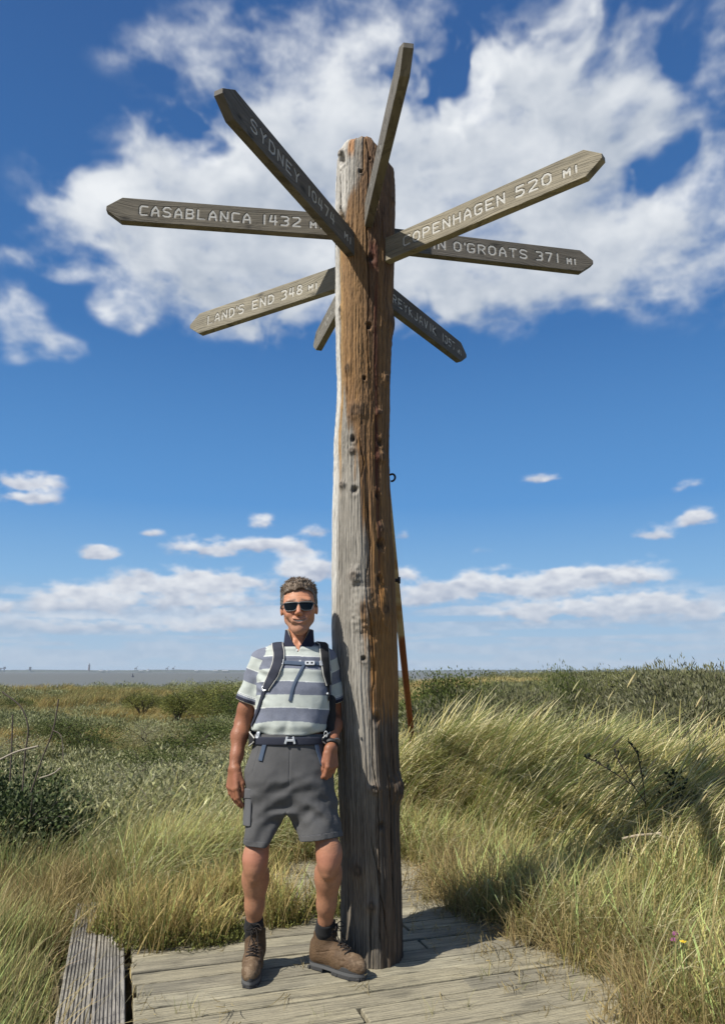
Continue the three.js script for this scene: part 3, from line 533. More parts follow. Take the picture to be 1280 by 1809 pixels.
// stacked cross-sections: [y, cx, cz, rx, rz, power]
function stack(sec) {
  return (x, y, z) => {
    let i = 0; while (i < sec.length - 2 && y < sec[i + 1][0]) i++;
    const a = sec[i], b = sec[i + 1], t = sstep(0, 1, clamp((a[0] - y) / (a[0] - b[0]))), g = (k) => a[k] + (b[k] - a[k]) * t;
    const px = x - g(1), pz = z - g(2), rx = g(3), rz = g(4), n = g(5), k = Math.pow(Math.pow(Math.abs(px) / rx, n) + Math.pow(Math.abs(pz) / rz, n), 1 / n);
    const l = Math.sqrt(px * px + pz * pz);
    const d = k < .05 ? -Math.min(rx, rz) : l * (1 - 1 / k);
    return Math.max(d, y - sec[0][0], sec[sec.length - 1][0] - y);
  };
}
// surface nets over the blocks that the surface passes through
function sdfMesh(f, lo, hi, cell, slack = 1.25) {
  const nx = Math.ceil((hi[0] - lo[0]) / cell) + 1, ny = Math.ceil((hi[1] - lo[1]) / cell) + 1, nz = Math.ceil((hi[2] - lo[2]) / cell) + 1, BS = 8;
  const grid = new Float32Array(nx * ny * nz).fill(NaN), vid = new Int32Array(nx * ny * nz).fill(-1), at = (i, j, k) => (k * ny + j) * nx + i;
  const val = (i, j, k) => { const o = at(i, j, k); let v = grid[o]; if (v !== v) v = grid[o] = f(lo[0] + i * cell, lo[1] + j * cell, lo[2] + k * cell); return v; };
  const pos = [], nor = [], cells = [], half = BS * cell * .5 * 1.7321 * slack;
  for (let K = 0; K < nz - 1; K += BS) for (let J = 0; J < ny - 1; J += BS) for (let I = 0; I < nx - 1; I += BS) {
    const c = f(lo[0] + (I + BS / 2) * cell, lo[1] + (J + BS / 2) * cell, lo[2] + (K + BS / 2) * cell);
    if (Math.abs(c) > half) continue;
    for (let k = K; k < Math.min(K + BS, nz - 1); k++) for (let j = J; j < Math.min(J + BS, ny - 1); j++) for (let i = I; i < Math.min(I + BS, nx - 1); i++) {
      let mask = 0; const v = [];
      for (let q = 0; q < 8; q++) { const w = val(i + (q & 1), j + (q >> 1 & 1), k + (q >> 2)); v.push(w); if (w < 0) mask |= 1 << q; }
      if (mask === 0 || mask === 255) continue;
      let sx = 0, sy = 0, sz = 0, n = 0;
      for (let q = 0; q < 8; q++) for (const s of [1, 2, 4]) { if (q & s) continue; const r = q | s; if ((v[q] < 0) === (v[r] < 0)) continue; const t = v[q] / (v[q] - v[r]); sx += (q & 1) + (s === 1 ? t : 0); sy += (q >> 1 & 1) + (s === 2 ? t : 0); sz += (q >> 2) + (s === 4 ? t : 0); n++; }
      let x = lo[0] + (i + sx / n) * cell, y = lo[1] + (j + sy / n) * cell, z = lo[2] + (k + sz / n) * cell;
      const e = cell * .45; let gx = f(x + e, y, z) - f(x - e, y, z), gy = f(x, y + e, z) - f(x, y - e, z), gz = f(x, y, z + e) - f(x, y, z - e); const gl = Math.hypot(gx, gy, gz) || 1;
      vid[at(i, j, k)] = pos.length / 3; pos.push(x, y, z); nor.push(gx / gl, gy / gl, gz / gl); cells.push(i, j, k);
    }
  }
  const idx = [];
  for (let c = 0; c < cells.length; c += 3) {
    const i = cells[c], j = cells[c + 1], k = cells[c + 2], v0 = val(i, j, k) < 0;
    const quad = (a, b, d, e, flip) => { if (a < 0 || b < 0 || d < 0 || e < 0) return; flip ? idx.push(a, d, b, b, d, e) : idx.push(a, b, d, b, e, d); };
    if (i > 0 && j > 0 && k > 0) {
      if (v0 !== (val(i + 1, j, k) < 0)) quad(vid[at(i, j - 1, k - 1)], vid[at(i, j, k - 1)], vid[at(i, j - 1, k)], vid[at(i, j, k)], !v0);
      if (v0 !== (val(i, j + 1, k) < 0)) quad(vid[at(i - 1, j, k - 1)], vid[at(i, j, k - 1)], vid[at(i - 1, j, k)], vid[at(i, j, k)], v0);
      if (v0 !== (val(i, j, k + 1) < 0)) quad(vid[at(i - 1, j - 1, k)], vid[at(i, j - 1, k)], vid[at(i - 1, j, k)], vid[at(i, j, k)], !v0);
    }
  }
  const g = new THREE.BufferGeometry();
  g.setAttribute('position', new THREE.BufferAttribute(new Float32Array(pos), 3)); g.setAttribute('normal', new THREE.BufferAttribute(new Float32Array(nor), 3));
  const uv = new Float32Array(pos.length / 3 * 2); for (let i = 0; i < pos.length / 3; i++) { uv[i * 2] = pos[i * 3] + pos[i * 3 + 2] * .8; uv[i * 2 + 1] = pos[i * 3 + 1]; }
  g.setAttribute('uv', new THREE.BufferAttribute(uv, 2)); g.setIndex(idx);
  return g;
}
const gradOf = (f, x, y, z, e = .002) => V3(f(x + e, y, z) - f(x - e, y, z), f(x, y + e, z) - f(x, y - e, z), f(x, y, z + e) - f(x, y, z - e)).normalize();
function onto(f, p, lift = 0, n = 8) { const q = p.clone(); for (let i = 0; i < n; i++) { const d = f(q.x, q.y, q.z) - lift; q.addScaledVector(gradOf(f, q.x, q.y, q.z), -d * .9); } return q; }
// the point on f's front that lies along a straight horizontal line towards -z
function front(f, x, y, z0 = -3.1) { let z = z0; for (let i = 0; i < 80; i++) { const d = f(x, y, z); if (d < .0006) break; z -= d * .8; if (z < -4.2) break; } return V3(x, y, z); }
// where a line of sight of the photographer meets the plane z = const (used to measure the figure)
const CAM = { f: 1268.06, th: THREE.MathUtils.degToRad(12.56), h: 1.345 };
function sight(u, v, z) { const x = (u - 640) / CAM.f, y = (904.5 - v) / CAM.f, dy = y * Math.cos(CAM.th) + Math.sin(CAM.th), dz = -(Math.cos(CAM.th) - y * Math.sin(CAM.th)), t = z / dz; return V3(x * t, CAM.h + dy * t, z); }
// a flat band along points that lies on a surface: width in the surface, thickness along its normal
function bandOn(pts, normals, width, thick, closed = false) {
  const pos = [], idx = [], uv = [], n = pts.length; let len = 0;
  for (let i = 0; i < n; i++) {
    const a = pts[Math.max(0, i - 1)], b = pts[Math.min(n - 1, i + 1)], t = b.clone().sub(a).normalize(), nn = normals[i].clone().addScaledVector(t, -normals[i].dot(t)).normalize(), s = t.clone().cross(nn).normalize(), w = (typeof width === 'function' ? width(i / (n - 1)) : width) / 2;
    if (i) len += pts[i].distanceTo(pts[i - 1]);
    // a section with rounded shoulders
    const prof = [[-1, 0], [-1, .55], [-.86, .95], [-.5, 1], [0, 1.04], [.5, 1], [.86, .95], [1, .55], [1, 0]];
    for (const [p, q] of prof) { const v = pts[i].clone().addScaledVector(s, p * w).addScaledVector(nn, q * thick - thick * .25); pos.push(v.x, v.y, v.z); uv.push(p * w, len); }
  }
  const m = 9; for (let i = 0; i < n - 1; i++) for (let k = 0; k < m - 1; k++) { const a = i * m + k, b = a + m; idx.push(a, a + 1, b, b, a + 1, b + 1); }
  for (const [o, f] of [[0, 1], [(n - 1) * m, 0]]) for (let k = 1; k < m - 1; k++) f ? idx.push(o, o + k + 1, o + k) : idx.push(o, o + k, o + k + 1);
  return geoFrom(pos, idx, { uv });
}
const tube = (pts, r, seg = 40, rad = 8, closed = false) => new THREE.TubeGeometry(new THREE.CatmullRomCurve3(pts, closed), seg, r, rad, closed);

// ---------------------------------------------------------------- the hiker
const HIKER = V3(-.33, 0, -3.62);
const person = thing('person', 'person in striped polo shirt, grey shorts, sunglasses and hiking boots leaning against the signpost', 'person', HIKER.toArray());
// the whole figure leans back a little towards the post, turning about the ankles
const LEAN = -.078, PIVOT = V3(0, .17, -3.66);
const local = (g) => g.translate(-PIVOT.x, -PIVOT.y, -PIVOT.z).rotateX(LEAN).translate(PIVOT.x - HIKER.x, PIVOT.y - HIKER.y, PIVOT.z - HIKER.z);
const leaned = (v) => v.clone().sub(PIVOT).applyAxisAngle(V3(1, 0, 0), LEAN).add(PIVOT);
const HC = V3(-.322, 1.652, -3.556), ROLL = .05, YAW = .06;
// to the head's own axes: x to the viewer's right, y up, z out of the face
const HS = 1.06;
const toHead = (x, y, z) => { let a = (x - HC.x) / (HS * 1.045), b = (y - HC.y) / HS, c = (z - HC.z) / HS; const cr = Math.cos(ROLL), sr = Math.sin(ROLL); [a, b] = [a * cr + b * sr, -a * sr + b * cr]; const cy = Math.cos(YAW), sy = Math.sin(YAW);[a, c] = [a * cy - c * sy, a * sy + c * cy]; return [a, b, c]; };
const fromHead = (a, b, c) => { const cy = Math.cos(YAW), sy = Math.sin(YAW);[a, c] = [a * cy + c * sy, -a * sy + c * cy]; const cr = Math.cos(ROLL), sr = Math.sin(ROLL);[a, b] = [a * cr - b * sr, a * sr + b * cr]; return V3(a * HS * 1.045 + HC.x, b * HS + HC.y, c * HS + HC.z); };
const headBones = boneField([
  [0, -.028, .022, 0, -.092, .046, .057, .027, .03],                 // lower face to chin
  [-.043, -.052, -.002, -.014, -.100, .048, .024, .019, .03], [.043, -.052, -.002, .014, -.100, .048, .024, .019, .03],   // jaw line
  [0, -.105, .058, 0, -.103, .060, .015, .014, .02],
  [-.042, -.018, .054, -.036, -.032, .062, .028, .026, .025], [.042, -.018, .054, .036, -.032, .062, .028, .026, .025],   // cheeks
  [-.042, .024, .074, .042, .024, .074, .014, .014, .022],       // brow
  [0, .014, .088, 0, -.030, .1045, .0080, .0112, .014],              // nose
  [-.0110, -.035, .097, -.010, -.036, .095, .0075, .008, .009], [.0110, -.035, .097, .010, -.036, .095, .0075, .008, .009],
  [-.022, -.064, .076, .022, -.064, .076, .014, .014, .022],       // mouth
]);
function headField(x, y, z) {
  const [a, b, c] = toHead(x, y, z);
  if (Math.abs(a) > .2 || b > .3 || b < -.35 || Math.abs(c) > .3) return Math.hypot(a, b, c) - .17;
  let d = ball(a, b, c, 0, .034, -.012, .0790, .096, .097);
  d = smin(d, headBones(a, b, c), .03);
  // eye hollows, smile folds, mouth
  for (const s of [-1, 1]) {
    d = smax(d, -ball(a, b, c, s * .033, .002, .096, .019, .013, .018), .014);
    d = smin(d, ball(a, b, c, s * .032, .000, .070, .0135, .0125, .0135), .004);
    const t = clamp((b + .03) / -.038), fx = s * lerp(.021, .037, t); d += .0010 * Math.exp(-(((a - fx) / .0038) ** 2)) * sstep(-.026, -.036, b) * sstep(-.084, -.070, b) * (c > .04 ? 1 : 0);
    // ears
    let e = ball(a, b, c, s * (.080 + (c + .01) * -.12 * 1), +.002, -.012, .0075, .0285, .018);
    e = smax(e, -ball(a, b, c, s * .0900, .004, -.006, .005, .018, .010), .006);
    d = smin(d, e, .010);
  }
  const mx = a / .030, arc = -.0685 + .0115 * mx * mx, slot = Math.max(Math.hypot((b - arc) * 1, 0) - .0042 * Math.max(0, 1 - mx * mx), Math.abs(a) - .030);
  if (c > .05) { d -= .0017 * Math.exp(-(((b - arc + .0095) / .0045) ** 2)) * Math.max(0, 1 - mx * mx * .9); d -= .0013 * Math.exp(-(((b - arc - .0085) / .004) ** 2)) * Math.max(0, 1 - mx * mx * .9); d = smax(d, -Math.max(slot, .074 - c), .003); }
  // forehead lines
  if (c > .03 && b > .04) d += .0007 * Math.max(0, Math.sin(b * 420 + a * 6)) * sstep(.085, .07, b);
  return d;
}
// joints measured in the photograph
const J = { rs: V3(-.520, 1.398, -3.61), re: sight(425, 1276, -3.645), rw: sight(410, 1363, -3.555), ls: V3(-.172, 1.398, -3.63), le: sight(588, 1264, -3.715), lw: sight(584, 1327, -3.505) };
const hipR = V3(-.432, .90, -3.60), hipL = V3(-.255, .90, -3.59), kneeR = V3(-.497, .492, -3.585), kneeL = V3(-.152, .520, -3.525), ankR = V3(-.507, .155, -3.705), ankL = V3(-.176, .155, -3.695);
const bones = [];
const B = (a, b, ra, rb, k) => bones.push([a.x, a.y, a.z, b.x, b.y, b.z, ra, rb, k]);
const mid = (a, b, t, off = V3(0, 0, 0)) => a.clone().lerp(b, t).add(off);
B(V3(-.325, 1.62, -3.60), V3(-.325, 1.44, -3.625), .052, .058, .03);       // neck
B(V3(-.343, 1.48, -3.565), V3(-.330, 1.44, -3.56), .016, .02, .02); B(V3(-.300, 1.48, -3.565), V3(-.318, 1.44, -3.56), .016, .02, .02);
B(V3(-.45, 1.385, -3.61), V3(-.20, 1.385, -3.62), .062, .062, .05);
B(V3(-.37, 1.33, -3.60), V3(-.365, 1.05, -3.59), .095, .095, .05); B(V3(-.29, 1.33, -3.60), V3(-.30, 1.05, -3.59), .095, .095, .05); B(V3(-.37, 1.0, -3.59), V3(-.31, 1.0, -3.59), .11, .11, .05);
for (const [s, e, w, sg] of [[J.rs, J.re, J.rw, -1], [J.ls, J.le, J.lw, 1]]) {
  B(s, mid(s, e, .5), .053, .047, .03); B(mid(s, e, .45, V3(0, 0, .004)), mid(s, e, .8), .044, .040, .03); B(mid(s, e, .8), e, .039, .037, .03);
  B(e, mid(e, w, .30, V3(sg * .004, 0, .004)), .037, .0395, .025); B(mid(e, w, .30, V3(sg * .004, 0, .004)), mid(e, w, .72), .0395, .030, .025); B(mid(e, w, .72), w, .030, .0265, .02);
  B(e, e.clone().add(V3(0, .005, -.014)), .028, .026, .02);
}
for (const [h, k, a] of [[hipR, kneeR, ankR], [hipL, kneeL, ankL]]) {
  B(h, mid(h, k, .6), .070, .054, .04); B(mid(h, k, .6), k, .054, .053, .03);
  B(k.clone().add(V3(0, .025, .012)), k.clone().add(V3(0, -.03, .016)), .044, .040, .03);                 // kneecap
  B(k.clone().add(V3(0, -.055, .014)), k.clone().add(V3(0, -.075, .012)), .032, .03, .03);
  B(k, mid(k, a, .30, V3(0, 0, -.012)), .051, .0545, .03); B(mid(k, a, .30, V3(0, 0, -.012)), mid(k, a, .62), .0545, .042, .03); B(mid(k, a, .62), a, .040, .034, .03);
  B(mid(k, a, .22, V3(.016, 0, -.022)), mid(k, a, .5, V3(.006, 0, -.014)), .040, .028, .03); B(mid(k, a, .22, V3(-.016, 0, -.022)), mid(k, a, .46, V3(-.006, 0, -.014)), .040, .028, .03);
}
function hand(w, d, s, curl, thumbOut) {
  d = d.clone().normalize(); s = s.clone().addScaledVector(d, -s.dot(d)).normalize();
  const n = curl.n.clone().addScaledVector(d, -curl.n.dot(d)); n.addScaledVector(s, -n.dot(s)).normalize();
  const P = (a, b, c) => w.clone().addScaledVector(d, a).addScaledVector(s, b).addScaledVector(n, c);
  const off = [.029, .0095, -.0095, -.027], reach = [.088, .091, .086, .078], len = [[.042, .026, .021], [.046, .029, .022], [.043, .027, .022], [.034, .021, .020]], rad = [.0098, .0100, .0095, .0085];
  for (let i = 0; i < 4; i++) {
    const m = P(reach[i], off[i], -.002 * Math.abs(i - 1.2)); B(P(.004, off[i] * .55, 0), m, .0175, .0128, .012);
    let p = m, ang = 0; const fan = off[i] * .9;
    for (let q = 0; q < 3; q++) { ang += curl.a[q] * (1 + (i - 1) * curl.more); const dir = d.clone().multiplyScalar(Math.cos(ang)).addScaledVector(n, Math.sin(ang)).addScaledVector(s, fan * (q ? .2 : 1) * 1.5).normalize(), e = p.clone().addScaledVector(dir, len[i][q]); B(p, e, rad[i] * (1.08 - q * .07), rad[i] * (1.0 - q * .09), q ? .003 : .006); p = e; }
  }
  B(P(.012, .012, .006), P(.050, .016, .010), .019, .016, .02);                                   // thumb's ball
  const t0 = P(.030, .026, .010), t1 = P(.066, .026 + thumbOut * .9, .020), t2 = P(.098, .022 + thumbOut, .026), t3 = P(.122, .018 + thumbOut, .030);
  B(t0, t1, .0155, .0120, .010); B(t1, t2, .0115, .0105, .004); B(t2, t3, .0108, .0090, .004);
}
hand(J.rw, V3(.005, -1, .12), V3(.78, 0, .62), { n: V3(.62, 0, -.78), a: [.30, .42, .30], more: .10 }, .016);
hand(J.lw, V3(.02, -1, .10), V3(-.62, 0, .78), { n: V3(-.78, 0, -.62), a: [.45, .85, .55], more: .06 }, .008);
const limbs = boneField(bones);
const bodyField = (x, y, z) => { const d = limbs(x, y, z); return y > 1.42 ? smin(d, headField(x, y, z), .022) : d; };
const lipTone = [.40, .155, .115], skinTone = (x, y, z) => {
  const m = fbm(x * 55, y * 55, z * 55, 3), m2 = fbm(x * 14 + 3, y * 14, z * 14, 2), pores = noise(x * 420, y * 420, z * 420);
  let c = y > 1.42 ? [.47, .215, .125] : y > .65 ? [.275, .115, .064] : [.345, .165, .095];
  const k = .80 + .28 * m + .12 * (pores - .5); c = [c[0] * k, c[1] * k * (.94 + .12 * m2), c[2] * k * (.92 + .14 * m2)];
  if (y > 1.45) {
    const [a, b, cc] = toHead(x, y, z), mx = a / .030, arc = -.0685 + .0115 * mx * mx;
    if (cc > .055) { const lip = Math.max(0, 1 - mx * mx) * (Math.exp(-(((b - arc + .010) / .0048) ** 2)) + .7 * Math.exp(-(((b - arc - .0075) / .0036) ** 2))); c = lerpC(c, lipTone, clamp(lip * .8)); }
    const flush = Math.exp(-(((Math.abs(a) - .042) / .022) ** 2) - ((b + .024) / .022) ** 2) + Math.exp(-((a / .012) ** 2) - ((b + .028) / .014) ** 2); c = lerpC(c, [.46, .165, .105], clamp(flush * .45));
    const stubble = sstep(-.045, -.065, b) * sstep(-.14, -.12, b) * sstep(-.02, .02, cc); c = lerpC(c, [.30, .205, .165], stubble * .30 * (.6 + .8 * m));
    if (Math.abs(Math.abs(a) - .034) < .022) c = lerpC(c, [.10, .075, .06], .75 * Math.exp(-(((b - .0285 - .004 * Math.cos(a * 60)) / .0045) ** 2)) * (cc > .06 ? 1 : 0));
  } else if (y < .62) { const h = sstep(.55, .78, noise(x * 260, y * 60, z * 260)); c = lerpC(c, [.20, .12, .08], h * .28); const kn = Math.exp(-(((y - .50) / .045) ** 2)); c = lerpC(c, [.45, .185, .125], kn * .5); }
  else { const v = sstep(.62, .8, fbm(x * 38, y * 14, z * 38, 2)); c = lerpC(c, [.33, .135, .085], v * .5); }
  return c;
};
{
  const parts = [
    sdfMesh(bodyField, [-.45, 1.398, -3.75], [-.19, 1.82, -3.41], .0025),
    sdfMesh(bodyField, [-.72, .70, -3.76], [-.530, 1.30, -3.42], .0034), sdfMesh(bodyField, [-.200, .80, -3.84], [-.06, 1.26, -3.40], .0034),
    sdfMesh(bodyField, [-.530, .80, -3.75], [-.200, 1.400, -3.45], .008), sdfMesh(bodyField, [-.62, .12, -3.80], [-.06, .80, -3.44], .0045),
  ];
  const skin = new THREE.MeshPhysicalMaterial({ vertexColors: true, roughness: .50, specularIntensity: .6, sheen: .15, sheenRoughness: .6, sheenColor: new THREE.Color(.6, .4, .3), bumpMap: dataTex(256, 256, (u, v) => tfbm(u, v, 24, 24, 5, 9)), bumpScale: .0009 });
  skin.bumpMap.repeat.set(9, 9);
  mesh('body', local(paint(mergeGeometries(parts), skinTone)), skin, person);
}
{ // hair: short, brushed up and back, brown on top and grey at the sides
  const hairField = (x, y, z) => {
    const [a, b, c] = toHead(x, y, z);
    const topV = sstep(.05, .12, b), vol = .0055 + .0165 * topV * sstep(-.09, .03, c) + .006 * sstep(.02, -.06, c);
    const len = Math.hypot(a, b - .036, c + .012), u = Math.atan2(a, b - .03), w = Math.atan2(c, b - .02);
    const strands = fbm(a * 95 + Math.sin(w * 3) * 1.2, w * 5, 3, 3) - .5, tufts = fbm(a * 30 + 4, b * 26, c * 26, 2) - .5;
    let d = ball(a, b, c, 0, .036, -.012, .0770 + vol * .85, .096 + vol, .097 + vol) - strands * .011 * (.3 + topV) - tufts * .016 * topV;
    const jag = (fbm(a * 60 + 7, 2, c * 60, 2) - .5) * .018;
    const hairlineTop = .0830 + .010 * Math.cos(a * 40) * 0 - 3.2 * a * a + jag;                              // forehead edge
    const front_ = c - (.036 + jag);                                                                // side of the forehead
    const keepTop = hairlineTop - b + Math.max(0, .0) , keepSide = Math.max(front_ + sstep(.05, -.02, b) * .028, -.012 + (c > -.022 ? 0 : -.055) - b + jag * .4);
    const keep = Math.min(keepTop, keepSide);
    return smax(d, keep, .006);
  };
  const g = sdfMesh(hairField, [-.47, 1.52, -3.77], [-.18, 1.88, -3.41], .0026, 1.9);
  paint(g, (x, y, z) => { const [a, b, c] = toHead(x, y, z), s = fbm(a * 170, b * 30 + c * 30, c * 60, 3), t = fbm(a * 50, b * 50, c * 50, 2), top = sstep(.05, .10, b + (t - .5) * .05); const col = lerpC([.155, .145, .135], [.125, .090, .062], top), gl = sstep(.55, .75, s) * .5; return lerpC([col[0] * (.5 + s), col[1] * (.5 + s), col[2] * (.5 + s)], [.30, .26, .215], gl * .6); });
  const r = rng(404), sp = [], si = [], sc = [];
  for (let n = 0; n < 9000; n++) {
    const az = r() * Math.PI * 2, el = Math.asin(lerp(-.35, 1, r())), a0 = Math.sin(az) * Math.cos(el) * .075, c0 = Math.cos(az) * Math.cos(el) * .097 - .012, b0 = .036 + Math.sin(el) * .098;
    const w = fromHead(a0, b0, c0); if (hairField(w.x, w.y, w.z) > .002) continue;
    const q = onto(hairField, w, -.001, 5), nrm = gradOf(hairField, q.x, q.y, q.z, .01), top = sstep(.06, .11, b0);
    const dir = nrm.clone().multiplyScalar(.28 + .30 * top).add(V3((r() - .5) * .8, lerp(-.9, .12, top), lerp(-.5, -.55, top) + (r() - .5) * .7)).normalize(), L = lerp(.006, .015, top) * (.6 + .7 * r()), e = q.clone().addScaledVector(dir, L), m = q.clone().lerp(e, .55).addScaledVector(nrm, .002), sd = V3(r() - .5, r() - .5, r() - .5).cross(dir).normalize().multiplyScalar(.0010), o = sp.length / 3;
    for (const v of [q.clone().add(sd), q.clone().sub(sd), m.clone().add(sd), m.clone().sub(sd), e]) sp.push(v.x, v.y, v.z);
    si.push(o, o + 1, o + 2, o + 2, o + 1, o + 3, o + 2, o + 3, o + 4); const k = .5 + r() * 1.1, gray = r() < lerp(.6, .18, top), cc = gray ? [.24, .225, .205] : [.105, .074, .05]; for (let i = 0; i < 5; i++) sc.push(cc[0] * k, cc[1] * k, cc[2] * k);
  }
  const sg = geoFrom(sp, si, { color: sc }), gg = g.clone(); gg.deleteAttribute('uv');
  mesh('hair', local(mergeGeometries([gg, sg])), new THREE.MeshPhysicalMaterial({ vertexColors: true, roughness: .62, specularIntensity: .5 }), person);
}
{ // teeth
  const pts = []; for (let i = -6; i <= 6; i++) { const a = i / 6 * .0265; pts.push(fromHead(a, -.0680 + .0115 * (a / .030) ** 2, .0830 - 14 * a * a)); }
  mesh('teeth', local(bandOn(pts, pts.map(() => V3(0, 0, 1)), (t) => .0070 * Math.sqrt(Math.max(.05, 1 - (2 * t - 1) ** 2)), .003)), std({ color: new THREE.Color().setRGB(.66, .61, .52), roughness: .35 }), person);
}
{ // sunglasses
  const g = thing('sunglasses'); scene.remove(g); person.add(g); g.name = 'sunglasses'; g.userData = { label: 'dark sunglasses with a grey frame' };
  const lens = new THREE.MeshPhysicalMaterial({ color: new THREE.Color().setRGB(.006, .007, .008), roughness: .05, specularIntensity: .35 });
  const frame = std({ color: new THREE.Color().setRGB(.085, .09, .095), roughness: .45 });
  const out = (s, k) => { // outline of one lens, k grows it
    const P = [[-.0285, .0150], [-.012, .0165], [.012, .0170], [.0290, .0160], [.0285, -.005], [.0215, -.0185], [.004, -.0215], [-.014, -.0200], [-.0245, -.010]];
    return P.map(([x, y]) => { const l = Math.hypot(x, y); return [s * (x * (1 + k / l)), y * (1 + k / l)]; });
  };
  const wrap = (a, b) => fromHead(a, b, .1005 - 4.3 * a * a);
  for (const s of [-1, 1]) {
    const build = (k0, k1, z0) => {
      const c = new THREE.CatmullRomCurve3(out(s, k0).map(([x, y]) => V3(x, y, 0)), true).getPoints(48);
      return c.map((p) => [p.x + s * .0335, p.y + .001]);
    };
    // lens: a fan over the outline, bent round the face, with a back
    const o = build(0, 0), pos = [], idx = []; const cx = s * .0335, cy = 0, N = o.length;
    for (const back of [0, 1]) for (let ring = 0; ring <= 4; ring++) for (let i = 0; i < N; i++) { const f = 1 - ring / 4.001, a = cx + (o[i][0] - cx) * f, b = cy + (o[i][1] - cy) * f, p = wrap(a, b), q = fromHead(a, b, .1005 - 4.3 * a * a - .002 + .0015 * (1 - f * f)); const v = back ? q : p.add(V3(0, 0, .0012 * (1 - f * f))); pos.push(v.x, v.y, v.z); }
    for (const back of [0, 1]) for (let ring = 0; ring < 4; ring++) for (let i = 0; i < N - 1; i++) { const b0 = (back * 5 + ring) * N + i, b1 = b0 + N; back !== (s < 0 ? 1 : 0) ? idx.push(b0, b0 + 1, b1, b1, b0 + 1, b1 + 1) : idx.push(b0, b1, b0 + 1, b1, b1 + 1, b0 + 1); }
    mesh('lens', local(geoFrom(pos, idx)), lens, g);
    const rim = build(.0014, .0014).map(([a, b]) => wrap(a, b)); rim.pop();
    mesh('rim', local(tube(rim, .0017, 96, 8, true)), frame, g);
    const top = [-.0265, -.018, -.006, .006, .018, .0275].map((t) => wrap(s * (.0335 + t), .0172 - .6 * t * t).add(V3(0, 0, .0006)));
    mesh('brow_bar', local(tube(top, .0031, 40, 8)), frame, g);
    const hinge = wrap(s * .0635, .0145);
    mesh('temple', local(tube([hinge, fromHead(s * .0755, .011, .068), fromHead(s * .0815, .010, .020), fromHead(s * .0835, .010, -.010), fromHead(s * .083, -.004, -.028)], .0034, 30, 8)), frame, g);
  }
  mesh('bridge', local(tube([wrap(-.0085, .0150), wrap(0, .0140).add(V3(0, 0, .001)), wrap(.0085, .0150)], .0028, 12, 8)), frame, g);
}

// ---------------------------------------------------------------- clothes
const weave = dataTex(256, 256, (u, v) => .5 + .25 * Math.sin(u * Math.PI * 2 * 64) * Math.sin(v * Math.PI * 2 * 64) + (tfbm(u, v, 16, 16, 3, 4) - .5) * .5); weave.repeat.set(4, 4);
const shirtTorso = stack([[1.545, -.325, -3.625, .062, .062, 2], [1.505, -.326, -3.625, .088, .072, 2], [1.478, -.332, -3.620, .138, .080, 2.1], [1.445, -.338, -3.613, .178, .092, 2.3], [1.40, -.341, -3.608, .192, .108, 2.4], [1.33, -.340, -3.60, .186, .124, 2.5], [1.24, -.338, -3.592, .183, .132, 2.5], [1.15, -.343, -3.588, .182, .136, 2.5], [1.085, -.350, -3.586, .186, .140, 2.5], [1.045, -.351, -3.588, .178, .132, 2.5], [1.02, -.351, -3.59, .165, .120, 2.5], [.98, -.351, -3.59, .16, .115, 2.5]]);
const sleeveR = [J.rs.clone().add(V3(.012, .004, 0)), mid(J.rs, J.re, .62)], sleeveL = [J.ls.clone().add(V3(-.012, .004, 0)), mid(J.ls, J.le, .66)];
const along = (p, [a, b]) => { const d = b.clone().sub(a), l = d.length(); return p.clone().sub(a).dot(d) / l; };
const sleeveLen = [sleeveR[0].distanceTo(sleeveR[1]), sleeveL[0].distanceTo(sleeveL[1])];
const sleeveSolid = [sleeveR, sleeveL].map(([a, b], i) => boneField([[a.x, a.y, a.z, b.x, b.y, b.z, .059, .0575, .03], [b.x, b.y, b.z, b.x + (b.x - a.x) * .25, b.y + (b.y - a.y) * .25, b.z + (b.z - a.z) * .25, .0575, .0585, .03]]));
const sleeveHole = [sleeveR, sleeveL].map(([a, b]) => { const m = a.clone().lerp(b, .55); return boneField([[m.x, m.y, m.z, b.x + (b.x - a.x) * .4, b.y + (b.y - a.y) * .4, b.z + (b.z - a.z) * .4, .047, .0535, .03]]); });
const tv = V3(0, 0, 0);
